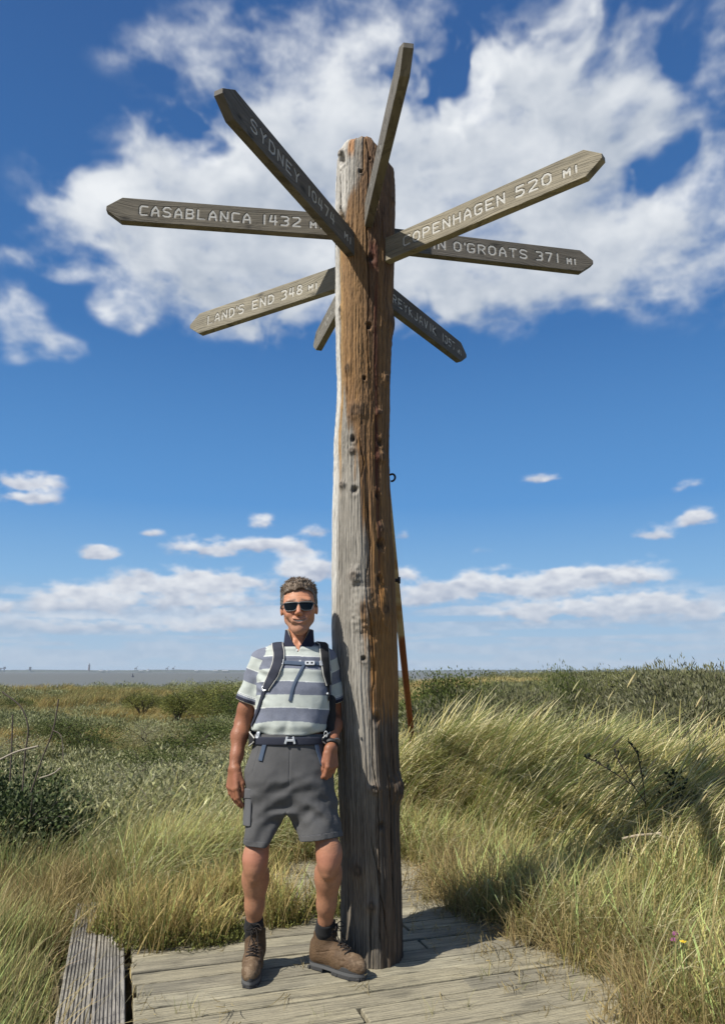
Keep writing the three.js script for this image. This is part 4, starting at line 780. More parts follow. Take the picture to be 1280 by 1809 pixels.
function shirtField(x, y, z) {
  let d = shirtTorso(x, y, z);
  if (d > .4) return d;
  // folds: pulled from armpit and strap, gathered over the belt
  const q = fbm(x * 9 + y * 7, y * 6 - x * 3, z * 8, 3) - .5, q2 = Math.sin((x + .35) * 62 + y * 26 + fbm(x * 8, y * 8, 1, 2) * 7);
  const low = sstep(1.16, 1.06, y), side = sstep(.07, .17, Math.abs(x + .34));
  d -= q * .015 + q2 * .0030 * (low + side * .8) + .006 * low * Math.sin((x + .3) * 24 + 1.2);
  const ruck = Math.sin((x * .72 + y) * 118 + fbm(x * 10, y * 10, 2, 2) * 6) * sstep(.07, .0, Math.abs(x + .475)) * sstep(.13, .0, Math.abs(y - 1.29)); d -= ruck * .006;
  for (let i = 0; i < 2; i++) {
    const [a, b] = i ? sleeveL : sleeveR; let e = sleeveSolid[i](x, y, z);
    if (e > d + .1) continue;
    const t = along(tv.set(x, y, z), i ? sleeveL : sleeveR); e -= (fbm(x * 14, y * 14 + 4, z * 14, 2) - .5) * .010 + Math.sin(t * 70 + x * 60 + z * 40) * .0016;
    e = smax(e, t - sleeveLen[i] - .02, .008); e = smax(e, -sleeveHole[i](x, y, z), .004);
    d = smin(d, e, .035);
  }
  d = smax(d, 1.037 + .012 * Math.cos((x + .35) * 9) * 0 + .022 * sstep(.06, .18, Math.abs(x + .352)) - y, .014);                    // hem
  // neck opening: a round hole that runs into a short open placket
  const nx = x + .323, nz = z + 3.615; d = smax(d, y - 1.497 + .034 * sstep(-.03, .06, nz), .008); const hole = Math.max(Math.hypot(nx, nz * .95) - .0595, 1.30 - y);
  d = smax(d, -hole, .006);
  const vee = Math.max(Math.abs(nx - .004) - Math.max(0, (y - 1.432) * .42), -(z + 3.60), y - 1.56, 1.432 - y); d = smax(d, -vee, .004);
  return d;
}
{
  const g = sdfMesh(shirtField, [-.68, 1.01, -3.78], [-.06, 1.52, -3.42], .0029, 1.6);
  const blue = [.150, .163, .207], pale = [.415, .445, .41], line = [.58, .60, .57], navy = [.012, .014, .030];
  const band = (h) => { const k = ((h / .1235) % 1 + 1) % 1; return k < .5 ? blue : k < .53 ? line : pale; };
  paint(g, (x, y, z) => {
    let c = band(y - 1.103 + (fbm(x * 5, 2, z * 5, 1) - .5) * .006 + .010 * sstep(.06, .18, Math.abs(x + .345)) * sstep(1.2, 1.1, y));
    tv.set(x, y, z);
    for (let i = 0; i < 2; i++) { const s = sleeveSolid[i](x, y, z), t = along(tv, i ? sleeveL : sleeveR), out = i ? x > -.205 - (1.40 - y) * .05 : x < -.485 + (y - 1.40) * .1; if (out && s < .02) { const h = sleeveLen[i] + .02 - t; c = h < .0045 ? [.50, .46, .38] : h < .020 ? navy : h < .030 ? blue : h < .034 ? line : band(h - .098); } }
    if (y < 1.05 && Math.abs(z + 3.45) < .2) c = y < 1.043 ? [.45, .48, .45] : c;
    const k = .88 + .18 * fbm(x * 40, y * 40, z * 40, 2) + .10 * (noise(x * 500, y * 500, z * 500) - .5);
    const heather = c === blue ? .18 * (noise(x * 700, y * 500, z * 700) - .5) : 0;
    return [c[0] * k + heather * .25, c[1] * k + heather * .25, c[2] * k + heather * .25];
  });
  const sh = mesh('polo_shirt', local(g), new THREE.MeshPhysicalMaterial({ vertexColors: true, roughness: .92, sheen: .2, sheenRoughness: .8, sheenColor: new THREE.Color(.5, .5, .5), bumpMap: weave, bumpScale: .0012 }), person); sh.userData.label = 'polo shirt with wide blue-grey and pale stripes';
  // buttons of the placket
  const bt = std({ color: new THREE.Color().setRGB(.72, .72, .70), roughness: .35 });
  for (const [u, v] of [[519.5, 1149], [526, 1170.5]]) { const w = sight(u, v, -3.47), p = front(shirtField, w.x, w.y); const m = mesh('button', new THREE.CylinderGeometry(.0055, .0055, .003, 16).rotateX(Math.PI / 2), bt, sh); m.position.copy(leaned(p).sub(HIKER)); m.position.z += .002; }
}
{ // collar, standing up round the neck and open at the front
  const cf = (x, y, z) => { const nx = x + .323, nz = z + 3.615, th = Math.abs(Math.atan2(nx, nz)), r = Math.hypot(nx, nz), R = .0765 - .008 * clamp((y - 1.455) / .09), top = 1.468 + .088 * sstep(.10, 1.0, th), bot = 1.447 + .022 * sstep(.3, 1.5, th); return smax(smax(Math.abs(r - R) - .0042, Math.max(y - top, bot - y), .004), (.13 + (y - 1.45) * 1.0 - th) * .07, .003); };
  const g = sdfMesh(cf, [-.42, 1.42, -3.71], [-.225, 1.595, -3.52], .0028, 1.9);
  paint(g, (x, y, z) => { const nx = x + .323, nz = z + 3.615, th = Math.abs(Math.atan2(nx, nz)), top = 1.468 + .088 * sstep(.10, 1.0, th), r = Math.hypot(nx, nz); const k = .8 + .4 * noise(x * 400, y * 400, z * 400); const c = y > top - .005 && r < .0745 ? [.30, .27, .22] : [.012, .014, .032]; return c.map((v) => v * k); });
  mesh('collar', local(g), std({ vertexColors: true, roughness: .95 }), person);
}
// shorts
const hipStack = stack([[1.06, -.350, -3.59, .172, .128, 2.5], [1.00, -.350, -3.59, .182, .134, 2.6], [.92, -.350, -3.59, .192, .138, 2.6], [.84, -.352, -3.59, .197, .140, 2.6], [.78, -.350, -3.59, .186, .125, 2.6], [.70, -.35, -3.585, .14, .095, 2.3], [.63, -.35, -3.58, .05, .04, 2]]);
const legCut = [[V3(-.470, .552, -3.585), V3(.05, 1, .02).normalize()], [V3(-.196, .582, -3.555), V3(-.12, 1, -.04).normalize()]];
const legSolid = [boneField([[-.446, .86, -3.592, -.476, .50, -3.582, .114, .077, .03]]), boneField([[-.252, .86, -3.588, -.186, .52, -3.548, .106, .098, .03]])];
const legHole = [boneField([[-.455, .72, -3.590, -.476, .44, -3.580, .075, .0755, .03]]), boneField([[-.216, .67, -3.570, -.184, .46, -3.542, .066, .0905, .03]])];
function shortsField(x, y, z) {
  let d = hipStack(x, y, z);
  for (let i = 0; i < 2; i++) {
    let e = legSolid[i](x, y, z); const [c, n] = legCut[i], t = (x - c.x) * n.x + (y - c.y) * n.y + (z - c.z) * n.z;
    const w = i ? Math.sin(y * 62 + x * 34 + fbm(x * 9, y * 9, 3, 2) * 5) * .006 * sstep(.62, .72, y) : Math.sin(y * 38 - x * 50 + fbm(x * 8, y * 8, 1, 2) * 5) * .0032;
    e -= w + (fbm(x * 11, y * 8, z * 11, 3) - .5) * .020 + (t > .0 && t < .024 ? .0012 : 0);
    e = smax(e, -t, .004); e = smax(e, -legHole[i](x, y, z), .004);
    d = smin(d, e, .045);
  }
  // the gap between the legs
  const gapX = -.352 + (y - .70) * .04, gap = Math.max(Math.abs(x - gapX) - Math.max(0, (.70 - y) * .50), y - .70); d = smax(d, -gap * .85, .015);
  const fx = x + .352; d -= Math.sin((y - fx * .5) * 80 + fbm(x * 10, y * 10, 7, 2) * 5) * .0042 * Math.exp(-((fx / .14) ** 2)) * sstep(.90, .78, y) * sstep(.62, .70, y);
  d -= (fbm(x * 8 + 2, y * 5, z * 8, 3) - .5) * .010 * sstep(1.0, .92, y);
  d += .0022 * Math.exp(-(((x + .338) / .0028) ** 2)) * sstep(.80, .83, y) * sstep(1.0, .98, y) * (z > -3.55 ? 1 : 0);         // fly seam
  d += .0018 * Math.exp(-(((Math.abs(x + .346) - .135 - (1.0 - y) * .25) / .0026) ** 2)) * sstep(.86, .88, y) * sstep(1.0, .98, y) * (z > -3.55 ? 1 : 0);   // slant pockets
  return Math.max(d, y - 1.045);
}
{
  const g = sdfMesh(shortsField, [-.62, .50, -3.80], [-.06, 1.06, -3.40], .0036, 1.6);
  paint(g, (x, y, z) => { const k = (.86 + .24 * fbm(x * 24, y * 24, z * 24, 3)) * (.94 + .12 * noise(x * 460, y * 460, z * 460)); let c = [.078, .077, .078]; for (let i = 0; i < 2; i++) { const [q, n] = legCut[i], t = (x - q.x) * n.x + (y - q.y) * n.y + (z - q.z) * n.z; if ((i ? x > -.33 : x < -.36) && Math.abs(t - .026) < .0016) c = [.06, .06, .065]; } return [c[0] * k, c[1] * k, c[2] * k]; });
  const so = mesh('shorts', local(g), std({ vertexColors: true, roughness: .93, bumpMap: weave, bumpScale: .0012 }), person);
  // cargo pocket with a flap on the outer thigh
  for (const [sx, side] of [[-1, 0]]) {
    const pf = (x, y, z) => { const d = legSolid[side](x, y, z) - .007; return smax(smax(d, Math.abs(y - .715) - .078, .006), smax(Math.abs(z + 3.575) - .075, (x + .500) * .7 + .010, .006), .006); };
    mesh('cargo_pocket', local(paint(sdfMesh(pf, [-.62, .60, -3.70], [-.46, .82, -3.46], .0034, 1.6), (x, y, z) => { const k = .85 + .25 * fbm(x * 24, y * 24, z * 24, 2); return [.094 * k, .095 * k, .100 * k]; })), std({ vertexColors: true, roughness: .93 }), so);
    const ff = (x, y, z) => { const d = legSolid[side](x, y, z) - .011, low = .758 - .014 * sstep(.06, .0, Math.abs(z + 3.575)); return smax(smax(d, Math.max(y - .802, low - y), .005), smax(Math.abs(z + 3.575) - .079, (x + .500) * .7 + .010, .005), .005); };
    mesh('pocket_flap', local(paint(sdfMesh(ff, [-.62, .70, -3.70], [-.46, .83, -3.46], .0034, 1.6), (x, y, z) => { const k = .8 + .25 * fbm(x * 24, y * 24, z * 24, 2); return [.090 * k, .091 * k, .096 * k]; })), std({ vertexColors: true, roughness: .93 }), so);
  }
}
{ // watch
  const dir = J.lw.clone().sub(J.le).normalize(), c = mid(J.le, J.lw, .93), q = new THREE.Quaternion().setFromUnitVectors(V3(0, 0, 1), dir);
  const w = new THREE.Group(); w.name = 'wristwatch'; person.add(w); w.position.copy(leaned(c)).sub(HIKER); w.quaternion.copy(q);
  mesh('watch_strap', new THREE.TorusGeometry(.0325, .006, 10, 40).scale(1, 1, 1.7), std({ color: new THREE.Color().setRGB(.02, .02, .022), roughness: .6 }), w);
  mesh('watch_case', new THREE.CylinderGeometry(.017, .017, .010, 24).rotateX(Math.PI / 2).translate(0, 0, 0), std({ color: new THREE.Color().setRGB(.12, .12, .13), roughness: .3, metalness: .7 }), w).position.set(.026, .024, 0);
}
// boots and socks
const bootBones = boneField([[-.034, .060, 0, .10, .058, 0, .043, .046, .02], [.10, .058, 0, .172, .053, 0, .047, .042, .02], [.172, .053, .002, .195, .048, .002, .040, .034, .02], [-.012, .10, 0, .10, .082, 0, .044, .038, .03], [-.020, .08, 0, -.008, .20, 0, .046, .050, .03], [.006, .12, 0, .022, .196, 0, .038, .040, .03], [-.046, .055, 0, -.044, .10, 0, .036, .036, .02]]);
function bootUpper(x, y, z) {
  let d = bootBones(x, y, z);
  d -= (fbm(x * 28, y * 28, z * 28, 3) - .5) * .004 + Math.exp(-(((x - .118 - y * .2) / .010) ** 2)) * .0016 * Math.sin(y * 240) ;
  d += .0020 * Math.exp(-(((x - .030 + (y - .1) * .25) / .0022) ** 2)) * sstep(.09, .085, y) + .0018 * Math.exp(-(((y - .088 - x * .25) / .0022) ** 2)) * (Math.abs(z) > .022 && x > -.02 && x < .14 ? 1 : 0);
  const top = .176 + (x > .015 ? .020 * sstep(.015, .04, x) : 0) - .010 * sstep(0, -.04, x);
  d = smax(d, y - top, .006);
  const hole = Math.max(Math.hypot((x + .006) * .95, z) - .0405, .13 - y); d = smax(d, -hole, .005);
  return Math.max(d, .028 - y);
}
{
  const leather = new THREE.MeshPhysicalMaterial({ vertexColors: true, roughness: .72, specularIntensity: .5, bumpMap: dataTex(256, 256, (u, v) => tfbm(u, v, 20, 20, 4, 31)), bumpScale: .002 }); leather.bumpMap.repeat.set(8, 8);
  const upper = sdfMesh(bootUpper, [-.10, .02, -.07], [.25, .22, .07], .003, 1.7);
  paint(upper, (x, y, z) => { const n = fbm(x * 30, y * 30, z * 30, 4), n2 = fbm(x * 80, y * 80, z * 80, 2), scuff = sstep(.52, .70, n2) * sstep(.06, .16, x); let c = lerpC([.060, .036, .020], [.125, .078, .043], n); c = lerpC(c, [.24, .175, .115], scuff * .35 + .30 * sstep(.12, .19, x) * n); if (y > .165) c = lerpC(c, [.05, .035, .022], .5); const k = .85 + .3 * noise(x * 300, y * 300, z * 300); c = c.map((v) => v * k); return c; });
  // sole outline (x forward, z across)
  const shape = (k) => { const s = new THREE.Shape(), R = [[-.083, 0], [-.076, .024], [-.053, .0375], [-.01, .0370], [.04, .0375], [.09, .0435], [.135, .0470], [.175, .0435], [.210, .0285], [.229, 0]], p = [...R.map(([a, b]) => V3(a, b, 0)), ...R.slice(1, -1).reverse().map(([a, b]) => V3(a, -b, 0))]; const c = new THREE.CatmullRomCurve3(p, true).getPoints(60); c.forEach((v, i) => { const l = Math.hypot(v.x - .07, v.y), f = (l + k) / l, x = .07 + (v.x - .07) * f, y = v.y * f; i ? s.lineTo(x, y) : s.moveTo(x, y); }); return s; };
  const ext = (s, y0, h, bev) => new THREE.ExtrudeGeometry(s, { depth: h, bevelEnabled: true, bevelSize: bev, bevelThickness: bev, bevelSegments: 3, bevelOffset: -bev, curveSegments: 4 }).rotateX(-Math.PI / 2).translate(0, y0 + bev, 0);
  const rubber = std({ color: new THREE.Color().setRGB(.035, .035, .036), roughness: .85 }), midM = std({ color: new THREE.Color().setRGB(.085, .086, .088), roughness: .8 }), lace = std({ color: new THREE.Color().setRGB(.022, .016, .013), roughness: .9 }), hook = std({ color: new THREE.Color().setRGB(.10, .085, .07), roughness: .4, metalness: .6 }), sockM = std({ color: new THREE.Color().setRGB(.012, .012, .013), roughness: 1, bumpMap: dataTex(128, 16, (u) => .5 + .5 * Math.sin(u * Math.PI * 2 * 60)), bumpScale: .003 });
  const rand = ext(shape(.0012), .027, .013, .005), midsole = ext(shape(.0), .012, .016, .005);
  const part = (x0, x1) => { const s = new THREE.Shape(), P = shape(-.002).getPoints().filter((p) => p.x >= x0 && p.x <= x1); const c = P.reduce((a, p) => [a[0] + p.x / P.length, a[1] + p.y / P.length], [0, 0]); P.sort((p, q) => Math.atan2(p.y - c[1], p.x - c[0]) - Math.atan2(q.y - c[1], q.x - c[0])); P.forEach((p, i) => i ? s.lineTo(p.x, p.y) : s.moveTo(p.x, p.y)); return s; };
  const heel = mergeGeometries([ext(part(-.2, .012), 0, .0125, .002), ext(part(.062, .3), 0, .0125, .002)]);
  // a raised waist and cleats along the edge
  const lugs = []; for (const sd of [-1, 1]) for (let i = 0; i < 13; i++) { const x = -.074 + i * .0235; if (x > .010 && x < .052) continue; const w = x < 0 ? .0345 : x < .09 ? .0385 : x < .17 ? .0435 : .033; lugs.push(new RoundedBoxGeometry(.013, .013, .014, 1, .002).translate(x, .0065, sd * (w - .005))); }
  for (let i = 0; i < 5; i++) lugs.push(new RoundedBoxGeometry(.016, .014, .014, 1, .003).translate(.2175 - Math.abs(i - 2) * .006, .0065, (i - 2) * .014));
  const lug = mergeGeometries(lugs);
  const zig = [], eyes = [];
  const ridge = (t) => { const x = lerp(.142, .052, t) - .014 * t * t, y = lerp(.10, .205, t); return [x, y]; };
  for (let i = 0; i <= 7; i++) { const t = i / 7, [x, y] = ridge(t); for (const sd of [-1, 1]) eyes.push(onto(bootUpper, V3(x - .012, y - .002, sd * (.027 - .003 * t)), .001)); }
  for (let i = 0; i < 7; i++) { const a = eyes[i * 2], b = eyes[i * 2 + 1], c = eyes[i * 2 + 2], d = eyes[i * 2 + 3]; const [x, y] = ridge((i + .5) / 7); const m = onto(bootUpper, V3(x + .01, y + .01, 0), .006); zig.push([a, m, d], [b, m.clone().add(V3(.001, .003, 0)), c]); if (i === 0) zig.push([a, onto(bootUpper, V3(x + .012, y + .004, 0), .003), b]); }
  const laces = [], bowC = onto(bootUpper, V3(.052, .19, 0), .008);
  for (const p of zig) laces.push(tube(p, .0024, 12, 6));
  for (const sd of [-1, 1]) { laces.push(tube([bowC, bowC.clone().add(V3(.02, .012, sd * .022)), bowC.clone().add(V3(.028, -.008, sd * .038)), bowC.clone().add(V3(.012, -.012, sd * .024)), bowC], .0020, 24, 6)); laces.push(tube([bowC, bowC.clone().add(V3(.018, -.02, sd * .012)), bowC.clone().add(V3(.034, -.06, sd * .020)), bowC.clone().add(V3(.045, -.075, sd * .024))], .0020, 16, 6)); }
  laces.push(new THREE.SphereGeometry(.006, 10, 8).translate(bowC.x, bowC.y, bowC.z));
  const laceG = mergeGeometries(laces.map((q) => q.index ? q.toNonIndexed() : q));
  const hookG = new THREE.TorusGeometry(.0038, .0014, 6, 12).rotateY(Math.PI / 2);
  const tongue = new THREE.BufferGeometry().copy(sdfMesh((x, y, z) => { const px = x - lerp(.030, .042, clamp((y - .15) / .07)), d = Math.abs(Math.hypot(px + .036, z * .95) - .040) - .0045; return smax(smax(d, Math.max(y - .226 + z * z * 12, .15 - y), .006), .018 - px - .036 + .0, .004); }, [-.02, .14, -.06], [.09, .235, .06], .003, 1.7));
  for (const [ank, fwd, foot] of [[ankR, V3(.05, 0, 1), V3(-.500, 0, -3.708)], [ankL, V3(.83, 0, .56), V3(-.172, 0, -3.700)]]) {
    const b = new THREE.Group(); b.name = 'boot'; person.add(b); b.userData.label = foot.x < -.3 ? 'brown laced boot pointing at the viewer' : 'brown laced boot turned outwards beside the post';
    b.position.copy(foot).sub(HIKER); b.position.y = .002; b.scale.set(.98, .97, .92); b.rotation.y = Math.atan2(-fwd.z, fwd.x);
    mesh('upper', upper, leather, b); mesh('tongue', tongue, std({ color: new THREE.Color().setRGB(.085, .055, .034), roughness: .75 }), b); mesh('rand', rand, rubber, b); mesh('midsole', midsole, midM, b); mesh('tread', mergeGeometries([lug, heel].map((q) => q.index ? q.toNonIndexed() : q).map((q) => { q.deleteAttribute('uv'); return q; })), rubber, b); mesh('laces', laceG, lace, b); for (const e of eyes) mesh('eyelet', hookG, hook, b).position.copy(e);
    const s = new THREE.LatheGeometry([[.036, .12], [.0405, .15], [.0425, .185], [.0455, .205], [.0475, .212], [.0460, .220], [.0435, .228], [.0430, .248], [.0415, .256], [.037, .258]].map(([r, y]) => new THREE.Vector2(r, y)), 40);
    const sk = mesh('sock', s, sockM, person), leg = (foot.x < -.3 ? kneeR : kneeL).clone().sub(ank).normalize();
    sk.position.copy(ank).sub(HIKER); sk.position.y = 0; sk.position.x += leg.x * .05; const q = new THREE.Quaternion().setFromUnitVectors(V3(0, 1, 0), leg); sk.quaternion.copy(q);
    sk.position.copy(ank.clone().addScaledVector(leg, -.172 / leg.y)).sub(HIKER);
  }
}

// ---------------------------------------------------------------- backpack
{
  const pack = thing('backpack', 'navy backpack worn by the hiker, its pale-edged straps buckled across chest and waist', 'backpack', HIKER.toArray());
  const navy = std({ color: new THREE.Color().setRGB(.016, .019, .034), roughness: .85, bumpMap: weave, bumpScale: .0015 }), black = std({ color: new THREE.Color().setRGB(.010, .010, .012), roughness: .9, bumpMap: weave, bumpScale: .0015 }), pale = std({ color: new THREE.Color().setRGB(.46, .45, .41), roughness: .8 }), web = std({ color: new THREE.Color().setRGB(.045, .070, .115), roughness: .75 }), plastic = std({ color: new THREE.Color().setRGB(.48, .50, .52), roughness: .4, metalness: .1 });
  const cover = (x, y, z) => Math.min(shirtField(x, y, z), shortsField(x, y, z));
  // the sack itself, behind the back
  const sack = (x, y, z) => { let d = box3(x, y, z, -.338, 1.22, -3.835, .155, .245, .085, .06); d = smin(d, box3(x, y, z, -.338, 1.10, -3.90, .12, .13, .06, .05), .03); d -= (fbm(x * 9, y * 9, z * 9, 3) - .5) * .014; return d; };
  mesh('sack', local(sdfMesh(sack, [-.56, .92, -4.02], [-.12, 1.52, -3.70], .007)), navy, pack);
  const side = (x, y, z) => box3(x, y, z, -.535, 1.085, -3.735, .032, .070, .085, .028) - (fbm(x * 16, y * 16, z * 16, 2) - .5) * .012;
  mesh('side_pocket', local(sdfMesh(side, [-.62, .98, -3.86], [-.47, 1.20, -3.62], .005)), navy, pack);
  const side2 = (x, y, z) => box3(x, y, z, -.160, 1.118, -3.60, .027, .112, .055, .025) - (fbm(x * 16, y * 16, z * 16, 2) - .5) * .010;
  mesh('side_pocket', local(sdfMesh(side2, [-.24, .96, -3.70], [-.10, 1.30, -3.50], .005)), black, pack);
  const smooth = (pts, n) => new THREE.CatmullRomCurve3(pts).getPoints(n);
  const lay = (uv, n, lift, f = cover, back = []) => {
    const c = smooth(uv.map(([u, v]) => { const w = sight(u, v, -3.47); return V3(w.x, w.y, 0); }), n), pts = [...back], nor = back.map((p) => gradOf(f, p.x, p.y, p.z, .01));
    for (const q of c) { const w = sight(0, 0, -3.47); let p = front(f, q.x, q.y); /* keep on the line of sight */ const k = (p.z) / -3.47; p = front(f, q.x * lerp(1, k, 1), 1.345 + (q.y - 1.345) * k); nor.push(gradOf(f, p.x, p.y, p.z, .012)); pts.push(p); }
    return [pts, nor].map((l) => l) && [pts.map((p, i) => p.clone().addScaledVector(nor[i], lift)), nor];
  };
  const soften = ([p, n]) => { for (let k = 0; k < 3; k++) { p = p.map((v, i) => i && i < p.length - 1 ? v.clone().multiplyScalar(.5).addScaledVector(p[i - 1], .25).addScaledVector(p[i + 1], .25) : v); n = n.map((v, i) => i && i < n.length - 1 ? v.clone().multiplyScalar(2).add(n[i - 1]).add(n[i + 1]).normalize() : v); } return [p, n]; };
  const edge = ([p, n], w, s) => p.map((v, i) => { const a = p[Math.max(0, i - 1)], b = p[Math.min(p.length - 1, i + 1)], t = b.clone().sub(a).normalize(), nn = n[i].clone().addScaledVector(t, -n[i].dot(t)).normalize(); return v.clone().addScaledVector(t.cross(nn), s * (typeof w === 'function' ? w(i / (p.length - 1)) : w) / 2).addScaledVector(nn, .004); });
  for (const [uv, w, over, mat] of [[[[484.5, 1138], [488.5, 1154], [488, 1170], [484, 1185], [475.5, 1204], [465, 1224]], .053, [[-.437, -3.695], [-.435, -3.665], [-.433, -3.632], [-.431, -3.60]], navy], [[[568.5, 1137], [570.5, 1154], [571.5, 1174], [573.5, 1193], [577, 1214]], .047, [[-.222, -3.695], [-.223, -3.665], [-.223, -3.632], [-.222, -3.60]], black]]) {
    const st3 = thing('shoulder_strap'); scene.remove(st3); pack.add(st3); st3.name = 'shoulder_strap';
    const drop = (x, z) => { let y = 1.62; for (let i = 0; i < 80; i++) { const d = cover(x, y, z); if (d < .0006) break; y -= d * .7; } return V3(x, y, z); }, back = over.map(([x, z]) => drop(x, z)), path = soften(lay(uv, 46, .003, cover, back)), width = (t) => w * (1 - .25 * sstep(.75, 1, t));
    mesh('padding', local(bandOn(path[0], path[1], width, .014)), mat, st3);
    for (const s of [-1, 1]) mesh('piping', local(tube(edge(path, width, s), .0030, 90, 6)), pale, st3);
  }
  // adjuster webbing from the strap's lower end to the hip
  const fine = (uv, n, lift = .003) => soften(lay(uv, n, lift));
  const w1 = fine([[465, 1220], [459, 1238], [454, 1254], [448, 1272], [441, 1288]], 24, .006); mesh('webbing', local(bandOn(w1[0], w1[1], .019, .003)), navy, pack);
  const w2 = fine([[577, 1212], [578, 1226], [578, 1242]], 12, .006); mesh('webbing', local(bandOn(w2[0], w2[1], .016, .003)), black, pack);
  // chest strap with its buckle, and the loose end that hangs from it
  const cs = fine([[492, 1174], [505, 1174.5], [520, 1175.5], [535, 1176], [550, 1176], [565, 1175.5]], 30, .004); mesh('chest_strap', local(bandOn(cs[0], cs[1], .021, .004)), web, pack);
  const ls = fine([[534, 1178], [528, 1190], [520, 1206], [514, 1222], [509, 1245]], 24, .003); mesh('loose_strap', local(bandOn(ls[0], ls[1], .015, .003)), web, pack);
  const onShirt = (u, v, lift = .008) => { const q = lay([[u - .5, v], [u + .5, v]], 2, lift); return [q[0][1], q[1][1]]; };
  const buckle = (name, u, v, w, h, turn = 0) => {
    const [p, n] = onShirt(u, v), sh = new THREE.Shape(); const rr = (s, w, h, r) => { s.moveTo(-w / 2 + r, -h / 2); s.lineTo(w / 2 - r, -h / 2); s.quadraticCurveTo(w / 2, -h / 2, w / 2, -h / 2 + r); s.lineTo(w / 2, h / 2 - r); s.quadraticCurveTo(w / 2, h / 2, w / 2 - r, h / 2); s.lineTo(-w / 2 + r, h / 2); s.quadraticCurveTo(-w / 2, h / 2, -w / 2, h / 2 - r); s.lineTo(-w / 2, -h / 2 + r); s.quadraticCurveTo(-w / 2, -h / 2, -w / 2 + r, -h / 2); };
    rr(sh, w, h, h * .25); for (const k of [-1, 1]) { const q = new THREE.Path(), pw = w * .30, c = k * w * .24; q.moveTo(c - pw / 2, -h * .28); q.lineTo(c - pw / 2, h * .28); q.lineTo(c + pw / 2, h * .28); q.lineTo(c + pw / 2, -h * .28); q.closePath(); sh.holes.push(q); }
    const m = mesh(name, new THREE.ExtrudeGeometry(sh, { depth: .004, bevelEnabled: true, bevelSize: .001, bevelThickness: .001, bevelSegments: 2 }), plastic, pack); const lp = leaned(p), ln = leaned(p.clone().add(n)); m.position.copy(lp).sub(HIKER); m.lookAt(ln); m.rotateZ(turn); return m;
  };
  buckle('chest_buckle', 544.5, 1176, .044, .020);
  buckle('slider', 495, 1174, .012, .026); buckle('slider', 563.5, 1175.5, .012, .026);
  buckle('slider', 465, 1221.5, .026, .028, .5);
  // hip belt: wraps the waist just under the shirt's hem
  const waist = (x, y, z) => Math.min(hipStack(x, y, z), shirtTorso(x, Math.max(y, 1.03), z)) ;
  const hb = [], hn = []; for (let i = 0; i <= 60; i++) { const a = lerp(-2.3, 2.3, i / 60), y = 1.020 - .006 * Math.cos(a), x = -.350 + Math.sin(a) * .25, z = -3.59 + Math.cos(a) * .2; const p = onto(hipStack, V3(x, y, z), .004, 14); p.y = y; hb.push(p); hn.push(V3(p.x + .35, 0, (p.z + 3.59) * 1.6).normalize()); }
  mesh('hip_belt', local(bandOn(hb, hn, .036, .006)), navy, pack);
  for (const [a0, a1] of [[-1.75, -.80], [.80, 1.75]]) { const q = hb.map((p, i) => [p, hn[i], lerp(-2.3, 2.3, i / 60)]).filter(([, , a]) => a > a0 && a < a1); const P = q.map(([p, n]) => p.clone().addScaledVector(n, .008).add(V3(0, .004, 0))), N = q.map(([, n]) => n), wd = (t) => .066 * Math.pow(Math.max(.04, Math.sin(Math.PI * (a0 < 0 ? lerp(.35, 1, t) : lerp(0, .65, t)))), .5); mesh('hip_fin', local(bandOn(P, N, wd, .009)), black, pack); for (const s of [1, -1]) mesh('piping', local(tube(edge([P, N], wd, s), .0032, 50, 6)), pale, pack); }
  const bk = new THREE.Group(); bk.name = 'belt_buckle'; pack.add(bk); { const p = front(hipStack, sight(510, 1313, -3.45).x, 1.018).add(V3(0, 0, .016)); bk.position.copy(leaned(p)).sub(HIKER);
    for (const s of [-1, 1]) { mesh('prong', new RoundedBoxGeometry(.010, .034, .006, 2, .002).rotateZ(s * .25).translate(s * .018, 0, 0), plastic, bk); }
    mesh('clasp', new RoundedBoxGeometry(.036, .011, .008, 2, .002), plastic, bk); }
  const shortsOnly = (uv, n) => soften(lay(uv, n, .004, shortsField));
  const t1 = shortsOnly([[467, 1313], [463, 1328], [457, 1352]], 14); mesh('belt_tail', local(bandOn(t1[0], t1[1], .022, .003)), web, pack);
  const t2 = shortsOnly([[555, 1316], [561, 1338], [568, 1360]], 14); mesh('belt_tail', local(bandOn(t2[0], t2[1], .022, .003)), web, pack);
  buckle('slider', 457, 1304, .020, .030);
  const cl = sight(574, 1303, -3.50); mesh('clip', local(new THREE.TorusGeometry(.011, .002, 8, 20).scale(.7, 1.2, 1).translate(cl.x, cl.y, cl.z)), plastic, pack);
  const tg = sight(577, 1230, -3.50); mesh('toggle', local(new THREE.SphereGeometry(.006, 12, 10).translate(tg.x, tg.y, tg.z)), plastic, pack);
}

// ---------------------------------------------------------------- plants
const leafMat = (o = {}) => new THREE.MeshPhysicalMaterial({ vertexColors: true, roughness: .62, specularIntensity: .35, transmission: .30, thickness: 0, ior: 1.3, side: THREE.DoubleSide, ...o });
const WIND = V3(.92, 0, .16);
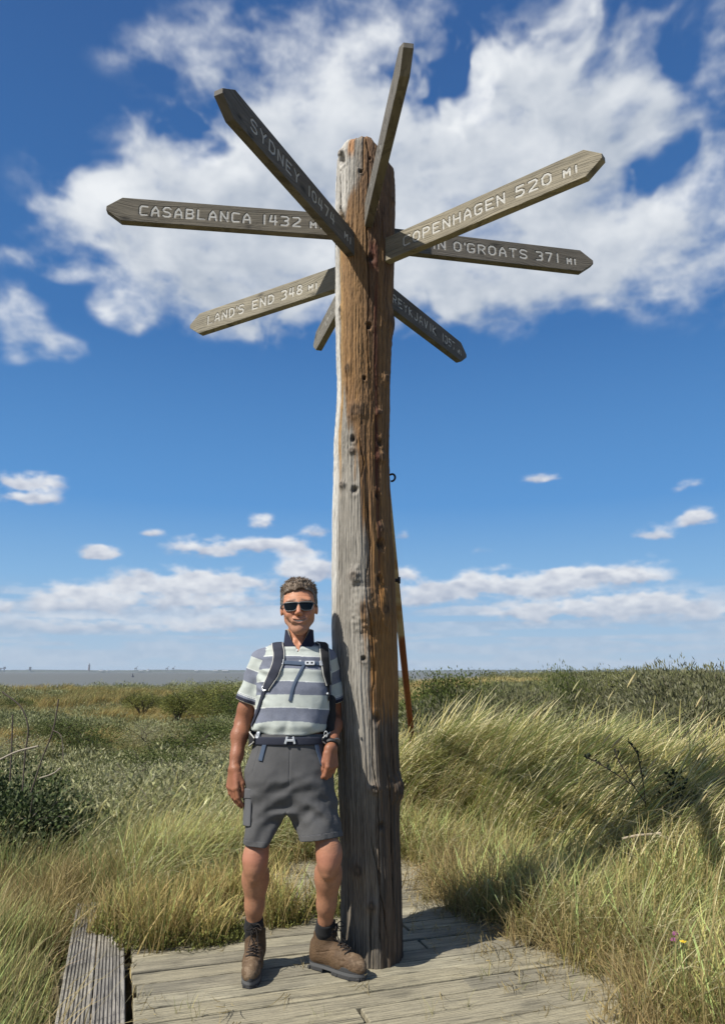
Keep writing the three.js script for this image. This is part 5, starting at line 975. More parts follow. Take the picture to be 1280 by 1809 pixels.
// a tuft: many narrow blades that bow with the wind
function tuftGeo({ seed, blades, height, spread, lean, width, base, tip, dry = .3, dryTone = [.46, .375, .19], droop = .35, seg = 5, heads = 0 }) {
  const r = rng(seed), pos = [], idx = [], col = [];
  const blade = (x, z, h, dx, dz, bow, w, c0, c1) => {
    const a = Math.atan2(dz, dx) + Math.PI / 2 + (r() - .5) * 1.6, sx = Math.cos(a), sz = Math.sin(a), o = pos.length / 3; let px = x, py = 0, pz = z, ang = .12 + r() * .18;
    const step = h / seg;
    for (let i = 0; i <= seg; i++) {
      const t = i / seg, ww = w * (i === seg ? .12 : (1 - .55 * t)) / 2, k = t;
      pos.push(px - sx * ww, py, pz - sz * ww, px + sx * ww, py, pz + sz * ww);
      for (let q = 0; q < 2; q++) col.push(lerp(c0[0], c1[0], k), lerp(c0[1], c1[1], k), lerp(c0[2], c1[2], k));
      if (i < seg) { const b = o + i * 2; idx.push(b, b + 1, b + 2, b + 2, b + 1, b + 3); }
      const n = Math.hypot(dx, dz) || 1; px += dx / n * Math.sin(ang) * step; pz += dz / n * Math.sin(ang) * step; py += Math.cos(ang) * step; ang += bow / seg;
    }
    return [px, py, pz, ang];
  };
  for (let i = 0; i < blades; i++) {
    const a = r() * 6.283, q = Math.sqrt(r()) * spread, x = Math.cos(a) * q, z = Math.sin(a) * q, h = height * (.45 + .65 * r());
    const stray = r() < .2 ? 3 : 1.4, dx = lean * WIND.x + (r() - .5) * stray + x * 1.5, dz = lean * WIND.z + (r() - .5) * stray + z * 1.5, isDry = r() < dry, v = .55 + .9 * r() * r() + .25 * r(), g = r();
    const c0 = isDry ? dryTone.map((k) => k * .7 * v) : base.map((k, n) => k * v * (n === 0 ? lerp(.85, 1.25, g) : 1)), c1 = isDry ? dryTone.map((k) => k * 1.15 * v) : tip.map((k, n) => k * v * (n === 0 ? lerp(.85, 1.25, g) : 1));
    blade(x, z, h, dx, dz, droop * (.5 + 1.3 * r()) + lean * .35, width * (.7 + .6 * r()), c0, c1);
  }
  for (let i = 0; i < heads; i++) { // seed heads: a straw stalk with a spike
    const a = r() * 6.283, q = Math.sqrt(r()) * spread, x = Math.cos(a) * q, z = Math.sin(a) * q, h = height * (.85 + .25 * r()), dx = lean * WIND.x + (r() - .5) * .5, dz = lean * WIND.z + (r() - .5) * .5, ds = [.50, .41, .22];
    const e = blade(x, z, h, dx, dz, droop * .35 + lean * .25, .004, [.30, .27, .12], ds), n = Math.hypot(dx, dz) || 1, L = .10 + .04 * r(), D = V3(dx / n * Math.sin(e[3]), Math.cos(e[3]), dz / n * Math.sin(e[3])), u = V3(0, 0, 1).cross(D).normalize(), w = D.clone().cross(u), o = pos.length / 3;
    for (let k = 0; k <= 4; k++) { const rad = [.002, .0065, .0075, .005, .0008][k], c = V3(e[0], e[1], e[2]).addScaledVector(D, L * k / 4); for (let m = 0; m < 5; m++) { const f = m / 5 * 6.283, p = c.clone().addScaledVector(u, Math.cos(f) * rad).addScaledVector(w, Math.sin(f) * rad); pos.push(p.x, p.y, p.z); col.push(.56, .47, .28); } }
    for (let k = 0; k < 4; k++) for (let m = 0; m < 5; m++) { const b = o + k * 5 + m, c = o + k * 5 + (m + 1) % 5; idx.push(b, c, b + 5, b + 5, c, c + 5); }
  }
  return geoFrom(pos, idx, { color: col });
}
// a leafy sprig or a whole bush: twigs with leaves
function leafCloud({ seed, points, leaf, wide, tones, up = .3 }) {
  const r = rng(seed), pos = [], idx = [], col = [];
  for (const p of points) {
    const d = V3(p[3] ?? (r() - .5), (p[4] ?? r()) * 1 + up, p[5] ?? (r() - .5)).add(V3((r() - .5) * 1.2, (r() - .5) * .9, (r() - .5) * 1.2)).normalize(), s = V3(r() - .5, r() - .5, r() - .5).cross(d).normalize(), L = leaf * (.6 + .8 * r()), W = wide * (.7 + .6 * r()) / 2, n = s.clone().cross(d), o = pos.length / 3, k = .62 + .75 * r(), t = tones[Math.floor(r() * tones.length)];
    const b = V3(p[0], p[1], p[2]), m = b.clone().addScaledVector(d, L * .45).addScaledVector(n, L * .05), e = b.clone().addScaledVector(d, L);
    for (const v of [b, m.clone().addScaledVector(s, W), m.clone().addScaledVector(s, -W), e]) { pos.push(v.x, v.y, v.z); col.push(t[0] * k, t[1] * k, t[2] * k); }
    idx.push(o, o + 1, o + 2, o + 1, o + 3, o + 2);
  }
  return geoFrom(pos, idx, { color: col });
}
const SILVER = [[.34, .33, .18], [.29, .29, .145], [.42, .41, .26], [.24, .25, .115]], DARKGREEN = [[.100, .125, .036], [.130, .155, .045], [.076, .098, .030]], MIDGREEN = [[.185, .195, .055], [.225, .225, .065], [.14, .155, .045]];
// twig tree: returns twigs (tubes) and leaf places
function branchy({ seed, height, width, depth = 3, fan = 5, leafPer, lift = .0, crownFrom = .0, lumps = 5 }) {
  const r = rng(seed), twigs = [], leaves = [];
  const lumpsAt = []; for (let i = 0; i < lumps; i++) { const a = r() * 6.283, q = Math.sqrt(r()) * .62; lumpsAt.push([Math.cos(a) * q * width / 2, lerp(crownFrom, .8, r()) * height * .8 + height * .12, Math.sin(a) * q * width / 2, (.22 + .2 * r()) * width]); }
  const grow = (p, d, L, rad, lev) => {
    const e = p.clone().addScaledVector(d, L), m = p.clone().lerp(e, .5).add(V3((r() - .5) * L * .15, (r() - .5) * L * .1, (r() - .5) * L * .15));
    twigs.push([p, m, e, rad]);
    if (lev >= depth) { for (let i = 0; i < leafPer; i++) { const t = .15 + .95 * r(), q = p.clone().lerp(e, t); leaves.push([q.x + (r() - .5) * L * .28, q.y + (r() - .5) * L * .25, q.z + (r() - .5) * L * .28, d.x, d.y, d.z]); } return; }
    const n = lev === 0 ? fan : 3 + Math.floor(r() * 2);
    for (let i = 0; i < n; i++) { const a = (i + r()) / n * 6.283, sp = lev === 0 ? .55 + .5 * r() : .45 + .5 * r(); const nd = d.clone().add(V3(Math.cos(a) * sp * (width / height + .25), lift + (r() - .3) * .3, Math.sin(a) * sp * (width / height + .25))).normalize(); grow(p.clone().lerp(e, .55 + .45 * r()), nd, L * (.6 + .3 * r()), rad * .6, lev + 1); }
  };
  return { twigs, leaves, grow, r };
}
function twigGeo(twigs, tone, sides = 5) { const g = twigs.map(([a, m, b, rad]) => { const t = new THREE.TubeGeometry(new THREE.QuadraticBezierCurve3(a, m, b), 3, rad, sides, false); const p = t.attributes.position; return t; }); const G = mergeGeometries(g); return paint(G, (x, y, z) => { const k = .7 + .6 * noise(x * 60, y * 25, z * 60); return [tone[0] * k, tone[1] * k, tone[2] * k]; }); }
const barkMat = std({ vertexColors: true, roughness: .9 });
// a dense bush built as leafy twigs that fill lumps of a dome
function bushParts({ seed, w, h, d, leaves, leaf, wide, tones, trunkH = 0, stems = 7, twigTone = [.10, .08, .06] }) {
  const r = rng(seed), pts = [], twigs = [], lumps = [];
  const nl = 9; for (let i = 0; i < nl; i++) { const a = r() * 6.283, q = .25 + .6 * Math.sqrt(r()); lumps.push([Math.cos(a) * q * w * .42, trunkH + (h - trunkH) * (.30 + .42 * r()) * (1.1 - .4 * q), Math.sin(a) * q * d * .42, .20 + .16 * r()]); } lumps.push([0, trunkH + (h - trunkH) * .62, 0, .34]);
  for (let i = 0; i < leaves; i++) {
    const L = lumps[Math.floor(r() * lumps.length)], a = r() * 6.283, c = r() * 2 - 1, s = Math.sqrt(1 - c * c), q = Math.pow(r(), .38) * (r() < .06 ? 1.22 : 1);
    const x = L[0] + Math.cos(a) * s * q * L[3] * w, y = L[1] + c * q * L[3] * (h - trunkH) * 1.15, z = L[2] + Math.sin(a) * s * q * L[3] * d; if (y < .02) continue;
    pts.push([x, y, z, Math.cos(a) * s, c, Math.sin(a) * s]);
  }
  for (let i = 0; i < stems; i++) { const L = lumps[i % lumps.length], b = V3((r() - .5) * w * (trunkH ? .05 : .3), -.05, (r() - .5) * d * (trunkH ? .05 : .3)), e = V3(L[0], L[1], L[2]), m = trunkH ? V3((r() - .5) * .1 * w, trunkH * .9, (r() - .5) * .1 * d) : b.clone().lerp(e, .5).add(V3(0, .1 * h, 0)); twigs.push([b, m, e, (trunkH ? .028 : .012) * (.7 + .6 * r())]); for (let k = 0; k < 5; k++) { const t = e.clone().add(V3((r() - .5) * w * .45, (r() - .1) * h * .35, (r() - .5) * d * .45)); twigs.push([e, e.clone().lerp(t, .5).add(V3(0, .04, 0)), t, .005]); } }
  return { foliage: leafCloud({ seed: seed + 1, points: pts, leaf, wide, tones }), stem: twigGeo(twigs, twigTone) };
}
const LEAF = leafMat(), GRASS = leafMat({ roughness: .7, transmission: .45 });
const protos = new Map();
function plant(kind, name, label, category, at, turn, scale, group, opt) {
  if (!protos.has(kind)) protos.set(kind, bushParts(opt()));
  const p = protos.get(kind), o = thing(name, label, category, at, turn, group); o.scale.set(...scale);
  mesh('foliage', p.foliage, LEAF, o); mesh('stem', p.stem, barkMat, o); return o;
}
const spotAt = (u, d) => { const x = (u - 640) / 1268 * d * 1.0; return [x * .99, -d]; };   // a bearing in the photograph and a distance in metres
const put = (u, d, sink = .05) => { const [x, z] = spotAt(u, d); return [x, land(x, z) - sink, z]; };
{
  const silver = (k, w = 1.6, h = 1.2) => () => ({ seed: 700 + k, w, h, d: w * .9, leaves: 7500, leaf: .050, wide: .011, tones: SILVER });
  const dark = (k, w = 1.6, h = 1.1) => () => ({ seed: 760 + k, w, h, d: w * .9, leaves: 7500, leaf: .040, wide: .022, tones: DARKGREEN });
  const green = (k, w = 1.6, h = 1.1) => () => ({ seed: 780 + k, w, h, d: w * .9, leaves: 6500, leaf: .040, wide: .020, tones: MIDGREEN });
  const tree = (k) => () => ({ seed: 800 + k, w: 1.3, h: 1.15, d: 1.2, leaves: 5200, leaf: .045, wide: .026, tones: MIDGREEN, trunkH: .42, stems: 9, twigTone: [.06, .05, .04] });
  // right: the buckthorn thicket on the skyline, left to right
  const topped = (u, d, px, h) => { const [x, z] = spotAt(u, d); return (1.345 + d * (1187 - px) / 1268 - land(x, z) + .05) / h; };   // height so that its top meets a sight line
  const R = [['0', 1085, 15.5, 1.5, 1181, 'grey-green buckthorn at the left end of the tall thicket on the right skyline'], ['1', 1135, 13.0, 1.35, 1176, 'grey-green buckthorn where the right skyline thicket starts to rise'], ['2', 1182, 11.6, 1.3, 1165, 'tallest grey-green buckthorn of the right skyline thicket'], ['0', 1232, 11.0, 1.35, 1171, 'grey-green buckthorn right of the tallest one on the skyline'], ['1', 1280, 10.2, 1.4, 1172, 'grey-green buckthorn cut by the right edge of the photo'], ['2', 1120, 9.4, 1.1, 1216, 'lower buckthorn in front of the right thicket, above the windswept grass'], ['0', 1205, 8.6, 1.15, 1206, 'lower buckthorn in front of the tallest thicket shrub'], ['1', 1035, 13.5, 1.2, 1191, 'low grey-green buckthorn right of the round dark bush'], ['2', 968, 11.5, 1.1, 1208, 'low grey-green buckthorn below the round dark bush'], ['0', 905, 12.0, 1.2, 1203, 'low grey-green buckthorn midway between post and right thicket'], ['1', 830, 12.0, 1.2, 1210, 'low grey-green buckthorn below the dark hedge by the post'], ['2', 782, 9.6, .9, 1222, 'low grey-green buckthorn beside the foot of the steel stay'], ['0', 860, 9.2, .95, 1236, 'silvery shrub in the grass right of the steel stay']];
  R.forEach(([k, u, d, s, px, label], i) => plant('right' + k, 'buckthorn_shrub', label, 'shrub', put(u, d), i * 2.1, [s, topped(u, d, px, 1.2), s], 'buckthorn shrubs on the dune', () => ({ ...silver(+k)(), leaves: 9000, leaf: .058, wide: .015, tones: SILVER.map((t) => t.map((v) => v * .52)) })));
  const D = [['dark0', 752, 17, 1.2, 1182, 'dark hedge-like bush just right of the post on the skyline', 'hedge_bush'], ['dark1', 800, 17, 1.2, 1180, 'dark hedge-like bush in the middle of the row right of the post', 'hedge_bush'], ['dark0', 843, 17.5, 1.0, 1182, 'dark hedge-like bush ending the row right of the post', 'hedge_bush'], ['dark1', 985, 13.5, .56, 1170, 'round dark green bush standing clear on the right skyline', 'round_bush'], ['green0', 945, 15, .5, 1183, 'small green bush left of the round dark bush', 'green_bush'], ['green1', 1056, 15, .55, 1181, 'small green bush right of the round dark bush', 'green_bush'], ['green0', 1092, 14.5, .55, 1178, 'small green bush where the right thicket begins', 'green_bush']];
  D.forEach(([k, u, d, s, px, label, name], i) => plant(k, name, label, 'bush', put(u, d), i * 1.7, [s, topped(u, d, px, 1.1), s], undefined, (k[0] === 'd' ? dark : green)(+k.slice(-1))));
  // left: small thorn trees and bushes in the dune slack
  const T = [['tree0', 262, 27, .95, 'small flat-topped thorn tree standing alone in the left dunes'], ['tree1', 322, 25, 1.12, 'thorn tree with a wider crown right of the lone one'], ['tree0', 356, 31, 1.1, 'thorn tree half behind the wide-crowned one']];
  T.forEach(([k, u, d, s, label], i) => plant(k, 'thorn_tree', label, 'tree', put(u, d, .02), i * 2.2 + .4, [s, s, s], undefined, tree(+k.slice(-1))));
  const L = [['green0', 372, 27, 1.3, 1.25, 'green bush at the left end of the clump beside the hiker'], ['green1', 402, 26, 1.4, 1.42, 'tallest green bush of the clump beside the hiker'], ['dark0', 430, 24, 1.2, 1.2, 'dark bush of the clump touching the hiker\'s sleeve'], ['green1', 300, 36, 1.1, .9, 'small green bush far behind the thorn trees'], ['dark1', 40, 40, 1.4, .75, 'dark low bush on the far left dune crest'], ['dark0', 62, 30, 1.0, .5, 'dark low mat of leaves on the left dune slope']];
  L.forEach(([k, u, d, s, sy, label], i) => plant(k, 'green_bush', label, 'bush', put(u, d), i * 1.3, [s, sy, s], undefined, (k[0] === 'd' ? dark : green)(+k.slice(-1))));
  const S = [['silver0', 250, 11.5, 1.15, .62, 'silvery buckthorn in the middle of the left slack'], ['silver1', 318, 10.4, 1.0, .62, 'silvery buckthorn between the left slack and the hiker\'s arm'], ['silver2', 205, 8.6, .95, .58, 'pale silvery buckthorn right of the bramble thicket'], ['dark0', 255, 13.2, .85, .68, 'dark leafy shrub in the middle of the left slack'], ['dark1', 318, 12.6, .8, .70, 'dark leafy shrub right of the slack\'s middle'], ['silver1', 380, 9.0, .9, .58, 'silvery buckthorn just left of the hiker\'s forearm'], ['silver2', 128, 12.5, 1.1, .5, 'low silvery shrub behind the bare twigs'], ['silver0', 295, 7.4, .8, .50, 'low silvery shrub nearest the grass left of the hiker'], ['dark1', 190, 15.5, 1.0, .78, 'dark leafy shrub left of the lone thorn tree, halfway to it'], ['dark0', 345, 16, 1.1, .85, 'dark leafy shrub in front of the thorn trees'], ['silver1', 285, 18, 1.2, .8, 'silvery shrub at the foot of the lone thorn tree'], ['dark1', 120, 19, 1.1, .7, 'dark shrub beyond the bare twigs, on the left slope'], ['silver2', 395, 13.5, 1.1, .75, 'silvery shrub behind the hiker\'s elbow'], ['dark0', 405, 19, 1.2, .9, 'dark shrub in front of the green clump beside the hiker'], ['silver0', 25, 14.5, 1.2, .7, 'silvery shrub far left beyond the brambles'], ['dark0', 160, 10.2, .75, .62, 'dark leafy shrub just right of the brambles']];
  S.forEach(([k, u, d, s, sy, label], i) => plant(k, 'slack_shrub', label, 'shrub', put(u, d), i * 2.7, [s, sy, s], undefined, (k[0] === 'd' ? dark : silver)(+k.slice(-1))));
  const BR = [['bramble0', 35, 6.6, 1.05, .86, 'dark bramble bush at the left edge of the photo'], ['bramble1', 105, 6.9, .95, .80, 'dark bramble bush right of the one at the left edge'], ['bramble0', 60, 7.8, 1.0, .92, 'dark bramble bush behind the other two']];
  BR.forEach(([k, u, d, s, sy, label], i) => plant(k, 'bramble_bush', label, 'bush', put(u, d), i * 2.0, [s, sy, s], undefined, () => ({ seed: 840 + +k.slice(-1), w: 1.3, h: 1.0, d: 1.2, leaves: 5200, leaf: .042, wide: .028, tones: [[.055, .076, .026], [.075, .102, .036], [.038, .052, .022], [.105, .125, .060]] })));
}
// bare stems rising from the brambles
{
  const wood = std({ color: new THREE.Color().setRGB(.085, .065, .05), roughness: .9 }), paleWood = std({ color: new THREE.Color().setRGB(.30, .26, .20), roughness: .9 });
  const P = (u, v, d) => { const [x] = spotAt(u, d); return sight(u, v, -d); };
  const stem = (label, pts, rad, m, twigs = []) => { const base = P(...pts[0]), o = thing('bare_stem', label, 'stem', base.toArray()); const main = tube(pts.map((p) => P(...p).sub(base)), rad, 40, 6); mesh('stalk', main, m, o); for (const t of twigs) mesh('twig', tube(t.map((p) => P(...p).sub(base)), rad * .6, 16, 5), m, o); return o; };
  stem('long bare stem arching up from the brambles at the left edge', [[40, 1400, 6.4], [45, 1330, 6.4], [50, 1285, 6.4], [38, 1250, 6.4], [4, 1222, 6.4]], .006, wood);
  stem('straight bare stem leaning right above the brambles', [[55, 1400, 6.3], [75, 1340, 6.3], [94, 1290, 6.3], [104, 1235, 6.3]], .006, wood, [[[94, 1290, 6.3], [108, 1300, 6.2], [112, 1345, 6.1]]]);
  stem('short upright bare stem with a pale tip at the far left', [[18, 1380, 6.6], [21, 1320, 6.6], [23, 1262, 6.6]], .006, wood);
  stem('pale dead stem lying across the top of the brambles', [[-4, 1344, 6.0], [30, 1328, 6.0], [68, 1318, 6.0]], .008, paleWood);
  stem('pale dead twig bent low right of the brambles', [[70, 1375, 6.0], [95, 1366, 6.0], [108, 1356, 6.0]], .006, paleWood);
}
// the dark leafy shoots that stand out of the windswept grass, and a dead stick
{
  const D = 5.3, P = (u, v, d = D) => sight(u, v, -d), base = P(1139, 1420), bark = std({ color: new THREE.Color().setRGB(.045, .03, .026), roughness: .8 });
  const o = thing('rose_shoot', 'dark leafy wild rose shoots standing out of the windswept grass at right', 'shrub', base.toArray());
  const r = rng(61), lines = [[[1139, 1425], [1136, 1390], [1129, 1350], [1124, 1330], [1108, 1309]], [[1137, 1415], [1118, 1388], [1098, 1355], [1088, 1335], [1086, 1322]], [[1118, 1388], [1094, 1372], [1072, 1358], [1050, 1345], [1030, 1336]], [[1150, 1430], [1170, 1415], [1190, 1392], [1196, 1378]], [[1150, 1430], [1178, 1425], [1205, 1416], [1235, 1426]]];
  lines.forEach((l, i) => { const c = new THREE.CatmullRomCurve3(l.map((p) => P(...p).sub(base))); mesh('stem', new THREE.TubeGeometry(c, 30, i < 3 ? .0042 : .0035, 6), bark, o); const pts = []; const n = [14, 3, 20, 60, 70][i]; for (let k = 0; k < n; k++) { const t = i > 2 ? .25 + .75 * r() : .35 + .65 * r(), p = c.getPoint(t), q = i > 2 ? .12 : .03; pts.push([p.x + (r() - .5) * q, p.y + (r() - .4) * q, p.z + (r() - .5) * q]); } mesh('foliage', leafCloud({ seed: 600 + i, points: pts, leaf: .034, wide: .020, tones: [[.022, .030, .018], [.03, .042, .022], [.016, .02, .014]] }), LEAF, o); });
  const s0 = P(1098, 1482, 4.7), st3 = thing('dead_stick', 'pale dead stick lying in the shade of the windswept grass', 'stick', s0.toArray());
  mesh('stick', tube([[1098, 1482], [1125, 1476], [1150, 1474], [1166, 1472]].map(([u, v]) => P(u, v, 4.7).sub(s0)), .008, 30, 8), std({ color: new THREE.Color().setRGB(.34, .28, .20), roughness: .9 }), st3);
}
{ // flowers low in the grass at the right
  const P = (u, v, d) => sight(u, v, -d), green = std({ color: new THREE.Color().setRGB(.06, .10, .03) });
  const y = P(1206, 1666, 3.22), f = thing('yellow_flower', 'small bright yellow flower low in the grass at right', 'flower', [y.x, y.y - .16, y.z]);
  mesh('stem', tube([V3(0, 0, 0), V3(.005, .08, 0), V3(0, .16, 0)], .002, 10, 6), green, f);
  const pet = []; for (let i = 0; i < 5; i++) { const g = new THREE.SphereGeometry(.008, 10, 6).scale(1, .3, .7).translate(.008, 0, 0).rotateZ(.35).rotateY(i * 1.2566).translate(0, .162, 0); pet.push(g); }
  for (const g of pet) mesh('petal', g, std({ color: new THREE.Color().setRGB(.62, .47, .03), roughness: .6 }), f);
  mesh('flower_centre', new THREE.SphereGeometry(.005, 10, 8).translate(0, .166, 0), std({ color: new THREE.Color().setRGB(.5, .3, .02) }), f);
  for (const [u, v, label] of [[1192, 1650, 'upper purple clover head left of the yellow flower'], [1189, 1661, 'lower purple clover head left of the yellow flower']]) {
    const c = P(u, v, 3.35), q = thing('purple_flower', label, 'flower', [c.x, c.y - .2, c.z]); const r = rng(u + v);
    mesh('stem', tube([V3(0, 0, 0), V3(.004, .1, .002), V3(0, .2, 0)], .002, 10, 6), green, q);
    const fl = []; for (let i = 0; i < 46; i++) { const a = r() * 6.283, e = Math.acos(1 - 1.6 * r()); fl.push(new THREE.ConeGeometry(.0028, .012, 5).translate(0, .008, 0).rotateX(e).rotateY(a)); }
    mesh('flower_head', mergeGeometries(fl).translate(0, .2, 0), std({ color: new THREE.Color().setRGB(.33, .10, .24), roughness: .7 }), q);
  }
}

// ---------------------------------------------------------------- grass and ground cover
{
  const G = { green: [.225, .240, .080], greenTip: [.43, .465, .20], olive: [.27, .25, .095], oliveTip: [.53, .475, .225], straw: [.36, .29, .14] };
  const tall = [1, 2, 3, 4].map((k) => tuftGeo({ seed: 20 + k, blades: 54, height: .70, spread: .15, lean: 1.0, width: .0084, base: G.green, tip: G.greenTip, dry: .33, dryTone: [.66, .60, .39], droop: .85 }));
  const headed = [1, 2].map((k) => tuftGeo({ seed: 40 + k, blades: 46, height: .70, spread: .13, lean: .8, width: .0066, base: G.olive, tip: G.oliveTip, dry: .5, dryTone: [.68, .58, .34], droop: .6, heads: 1 }));
  const upright = [1, 2].map((k) => tuftGeo({ seed: 60 + k, blades: 58, height: .62, spread: .12, lean: .12, width: .0070, base: G.green, tip: G.greenTip, dry: .30, droop: .45 }));
  const russet = [1, 2].map((k) => tuftGeo({ seed: 70 + k, blades: 90, height: .40, spread: .14, lean: .25, width: .0042, base: [.17, .145, .05], tip: [.33, .26, .11], dry: .40, dryTone: [.50, .37, .20], droop: .7 }));
  const strawT = [1, 2].map((k) => tuftGeo({ seed: 80 + k, blades: 60, height: .42, spread: .16, lean: .1, width: .0050, base: [.34, .28, .14], tip: [.60, .52, .30], dry: .8, droop: 1.3 }));
  const sparse = [1, 2].map((k) => tuftGeo({ seed: 190 + k, blades: 9, height: .20, spread: .05, lean: .25, width: .0032, base: G.green, tip: G.greenTip, dry: .5, droop: .9, seg: 4 }));
  const short = [1, 2].map((k) => tuftGeo({ seed: 90 + k, blades: 36, height: .20, spread: .08, lean: .2, width: .0042, base: G.green, tip: G.greenTip, dry: .45, droop: .6, seg: 4 }));
  const farT = [1, 2].map((k) => tuftGeo({ seed: 95 + k, blades: 40, height: .50, spread: .26, lean: .7, width: .016, base: G.olive, tip: G.oliveTip, dry: .45, droop: .5, seg: 3 }));
  const sprig = [1, 2].map((k) => { const r = rng(500 + k), pts = []; for (let i = 0; i < 250; i++) { const a = r() * 6.283, q = Math.sqrt(r()) * .30, y = .04 + r() * .40 * (1 - q * 1.4); pts.push([Math.cos(a) * q, y, Math.sin(a) * q]); } return leafCloud({ seed: 520 + k, points: pts, leaf: .058, wide: .0145, tones: SILVER }); });
  const cover = [1, 2].map((k) => { const r = rng(540 + k), pts = []; for (let i = 0; i < 240; i++) { const a = r() * 6.283, q = Math.sqrt(r()) * .28, y = .02 + r() * .22 * (1 - q * 1.6); pts.push([Math.cos(a) * q, y, Math.sin(a) * q]); } return leafCloud({ seed: 560 + k, points: pts, leaf: .050, wide: .021, tones: [...MIDGREEN, [.11, .115, .05]] }); });
  const bins = new Map();
  const add = (key, geo, label, cat, place) => { if (!bins.has(key)) bins.set(key, { geo, label, cat, list: [] }); bins.get(key).list.push(place); };
  const r = rng(2024);
  const onDeck = (x, z, m = 0) => { const [s, t] = toST(x, z); if (s < .13 && t > 4.75) return false; return s > -.17 - m && s < 2.66 + m && t < 5.85 + m && t > -1; };
  // how the deck is overgrown: places on the boards that are grown over anyway
  const backEdge = (s, t) => lerp(4.25, 5.30, sstep(.05, 1.25, s)) + (fbm(s * 3, 5, t * 3, 2) - .5) * .5;
  const deckGrown = (x, z) => { const [s, t] = toST(x, z); const rightEdge = 1.86 + .14 * sstep(3.4, 2.8, t) + (fbm(s * 2, t * 2, 4, 2) - .5) * .45; const back = backEdge(s, t); return Math.max(sstep(0, .35, s - rightEdge), sstep(0, .3, t - back - (s < .1 ? .35 : 0))); };
  const tint = (b, v = .3) => { const k = 1 - v / 2 + v * r(); return [k * b[0], k * b[1], k * b[2]]; };
  const lay = (n, x0, x1, z0, z1, fn) => { for (let i = 0; i < n; i++) { const x = lerp(x0, x1, r()), z = lerp(z0, z1, r()); fn(x, z); } };
  const T = r;
  const inFrame = (x, z, m = 1.2) => { const d = -z; return d > 1.2 && Math.abs(x) < d * .535 + m; };
  // near and middle ground, in rings of falling density
  const walkSide = (x, z) => { const [s] = toST(x, z); return s < -.15 ? clamp(( -.15 - s) / .55) : 1; };
  const field = (n, x0, x1, z0, z1) => lay(n, x0, x1, z0, z1, (x, z) => {
    if (!inFrame(x, z)) return;
    if (onDeck(x, z, .03)) return;
    const d = -z, y = land(x, z) - .02, patch = fbm(x * .55, 3, z * .55, 3), p2 = fbm(x * .25 + 9, 4, z * .25, 2), left = x < -.35 * 1 && true;
    const turn = (T() - .5) * .9, s = .72 + .55 * T(), tx = (T() - .5) * .16, tz = (T() - .5) * .16;
    if (x > .1 || d < 4.6 && x > 0) {
      const mound = bump2(x, z, 2.6, -6.3, 1.9, 1.8);
      const col = lerpC([.90, 1.0, .9], [1.10, 1.08, .98], sstep(.42, .6, patch + mound * .15));
      if (d < 4.6 && x < 3) { if (T() < .18) { const i = T() < .5 ? 0 : 1; add('strawR' + i, strawT[i], 'dead straw among the grass right of the deck', 'grass', [x, y, z, T() * 6, .7 + .7 * T(), tx * 3, tz * 3, tint([1, .98, .92])]); return; } const k = T() < .45 ? 'upright' : 'tall'; const i = T() < .5 ? 0 : 1; add(k + i + 'R', k === 'tall' ? tall[i] : upright[i], 'long green and straw grass on the right of the deck', 'grass', [x, y, z, turn, s * .92, tx, tz, tint(col)]); return; }
      const i = Math.floor(T() * 4);
      if (T() < .10) { add('strawR' + (i % 2), strawT[i % 2], 'dead straw among the grass right of the deck', 'grass', [x, y, z, T() * 6, .8 + .9 * T(), tx * 3, tz * 3, tint([1, .98, .92])]); return; }
      if (T() < .05 && d < 7.5) { add('weedR' + (i % 2), cover[i % 2], 'leafy green weeds among the grass right of the deck', 'ground cover', [x, y + .12 * T(), z, T() * 6, .35 + .5 * T(), tx, tz, tint([1, 1.05, .9])]); return; }
      if (T() < .055) add('headed' + (i % 2) + 'R', headed[i % 2], 'pale seeding grass on the windswept mound', 'grass', [x, y, z, turn * .6, s, tx, tz - .06, tint(col)]);
      else if (p2 > .56 && T() < .5 && d > 7.5) add('sprigR' + (i % 2), sprig[i % 2], 'low grey-green scrub in the grass behind the post', 'ground cover', [x, y, z, T() * 6, .9 + .6 * T(), tx, tz, tint([.8, .82, .72])]);
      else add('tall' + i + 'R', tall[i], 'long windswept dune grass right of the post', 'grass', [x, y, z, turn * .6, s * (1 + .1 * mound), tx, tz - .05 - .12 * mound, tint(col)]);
    } else {
      const i = T() < .5 ? 0 : 1;
      if (d < 6.1) {
        const rus = sstep(-1.1, -1.6, x) * sstep(3.9, 4.6, d) * sstep(6.2, 5.4, d);
        if (T() < rus * .75) add('russet' + i, russet[i], 'short russet grass left of the walkway', 'grass', [x, y, z, turn, s * 1.0, tx, tz, tint([.92, .98, .88])]);
        else if (T() < .14) add('straw' + i + 'L', strawT[i], 'dead straw grass left of the deck', 'grass', [x, y, z, T() * 6, s, tx, tz, tint([1, 1, 1])]);
        else if (x > -1.3 && d > 4.6) add('tall' + i + 'L', tall[i], 'long grass behind the hiker', 'grass', [x, y, z, turn, s * .98, tx, tz, tint([1, 1, .95])]);
        else { const w = walkSide(x, z); if (w < .25 && T() < .5) return; add('upright' + i + 'L', upright[i], 'green grass along the left of the walkway', 'grass', [x, y, z, turn, s * lerp(.42, .80, w), tx, tz + (1 - w) * .25, tint([.95, 1, .9])]); }
        return;
      }
      const scrub = sstep(.40, .52, p2 + .06 * sstep(7, 9, d));
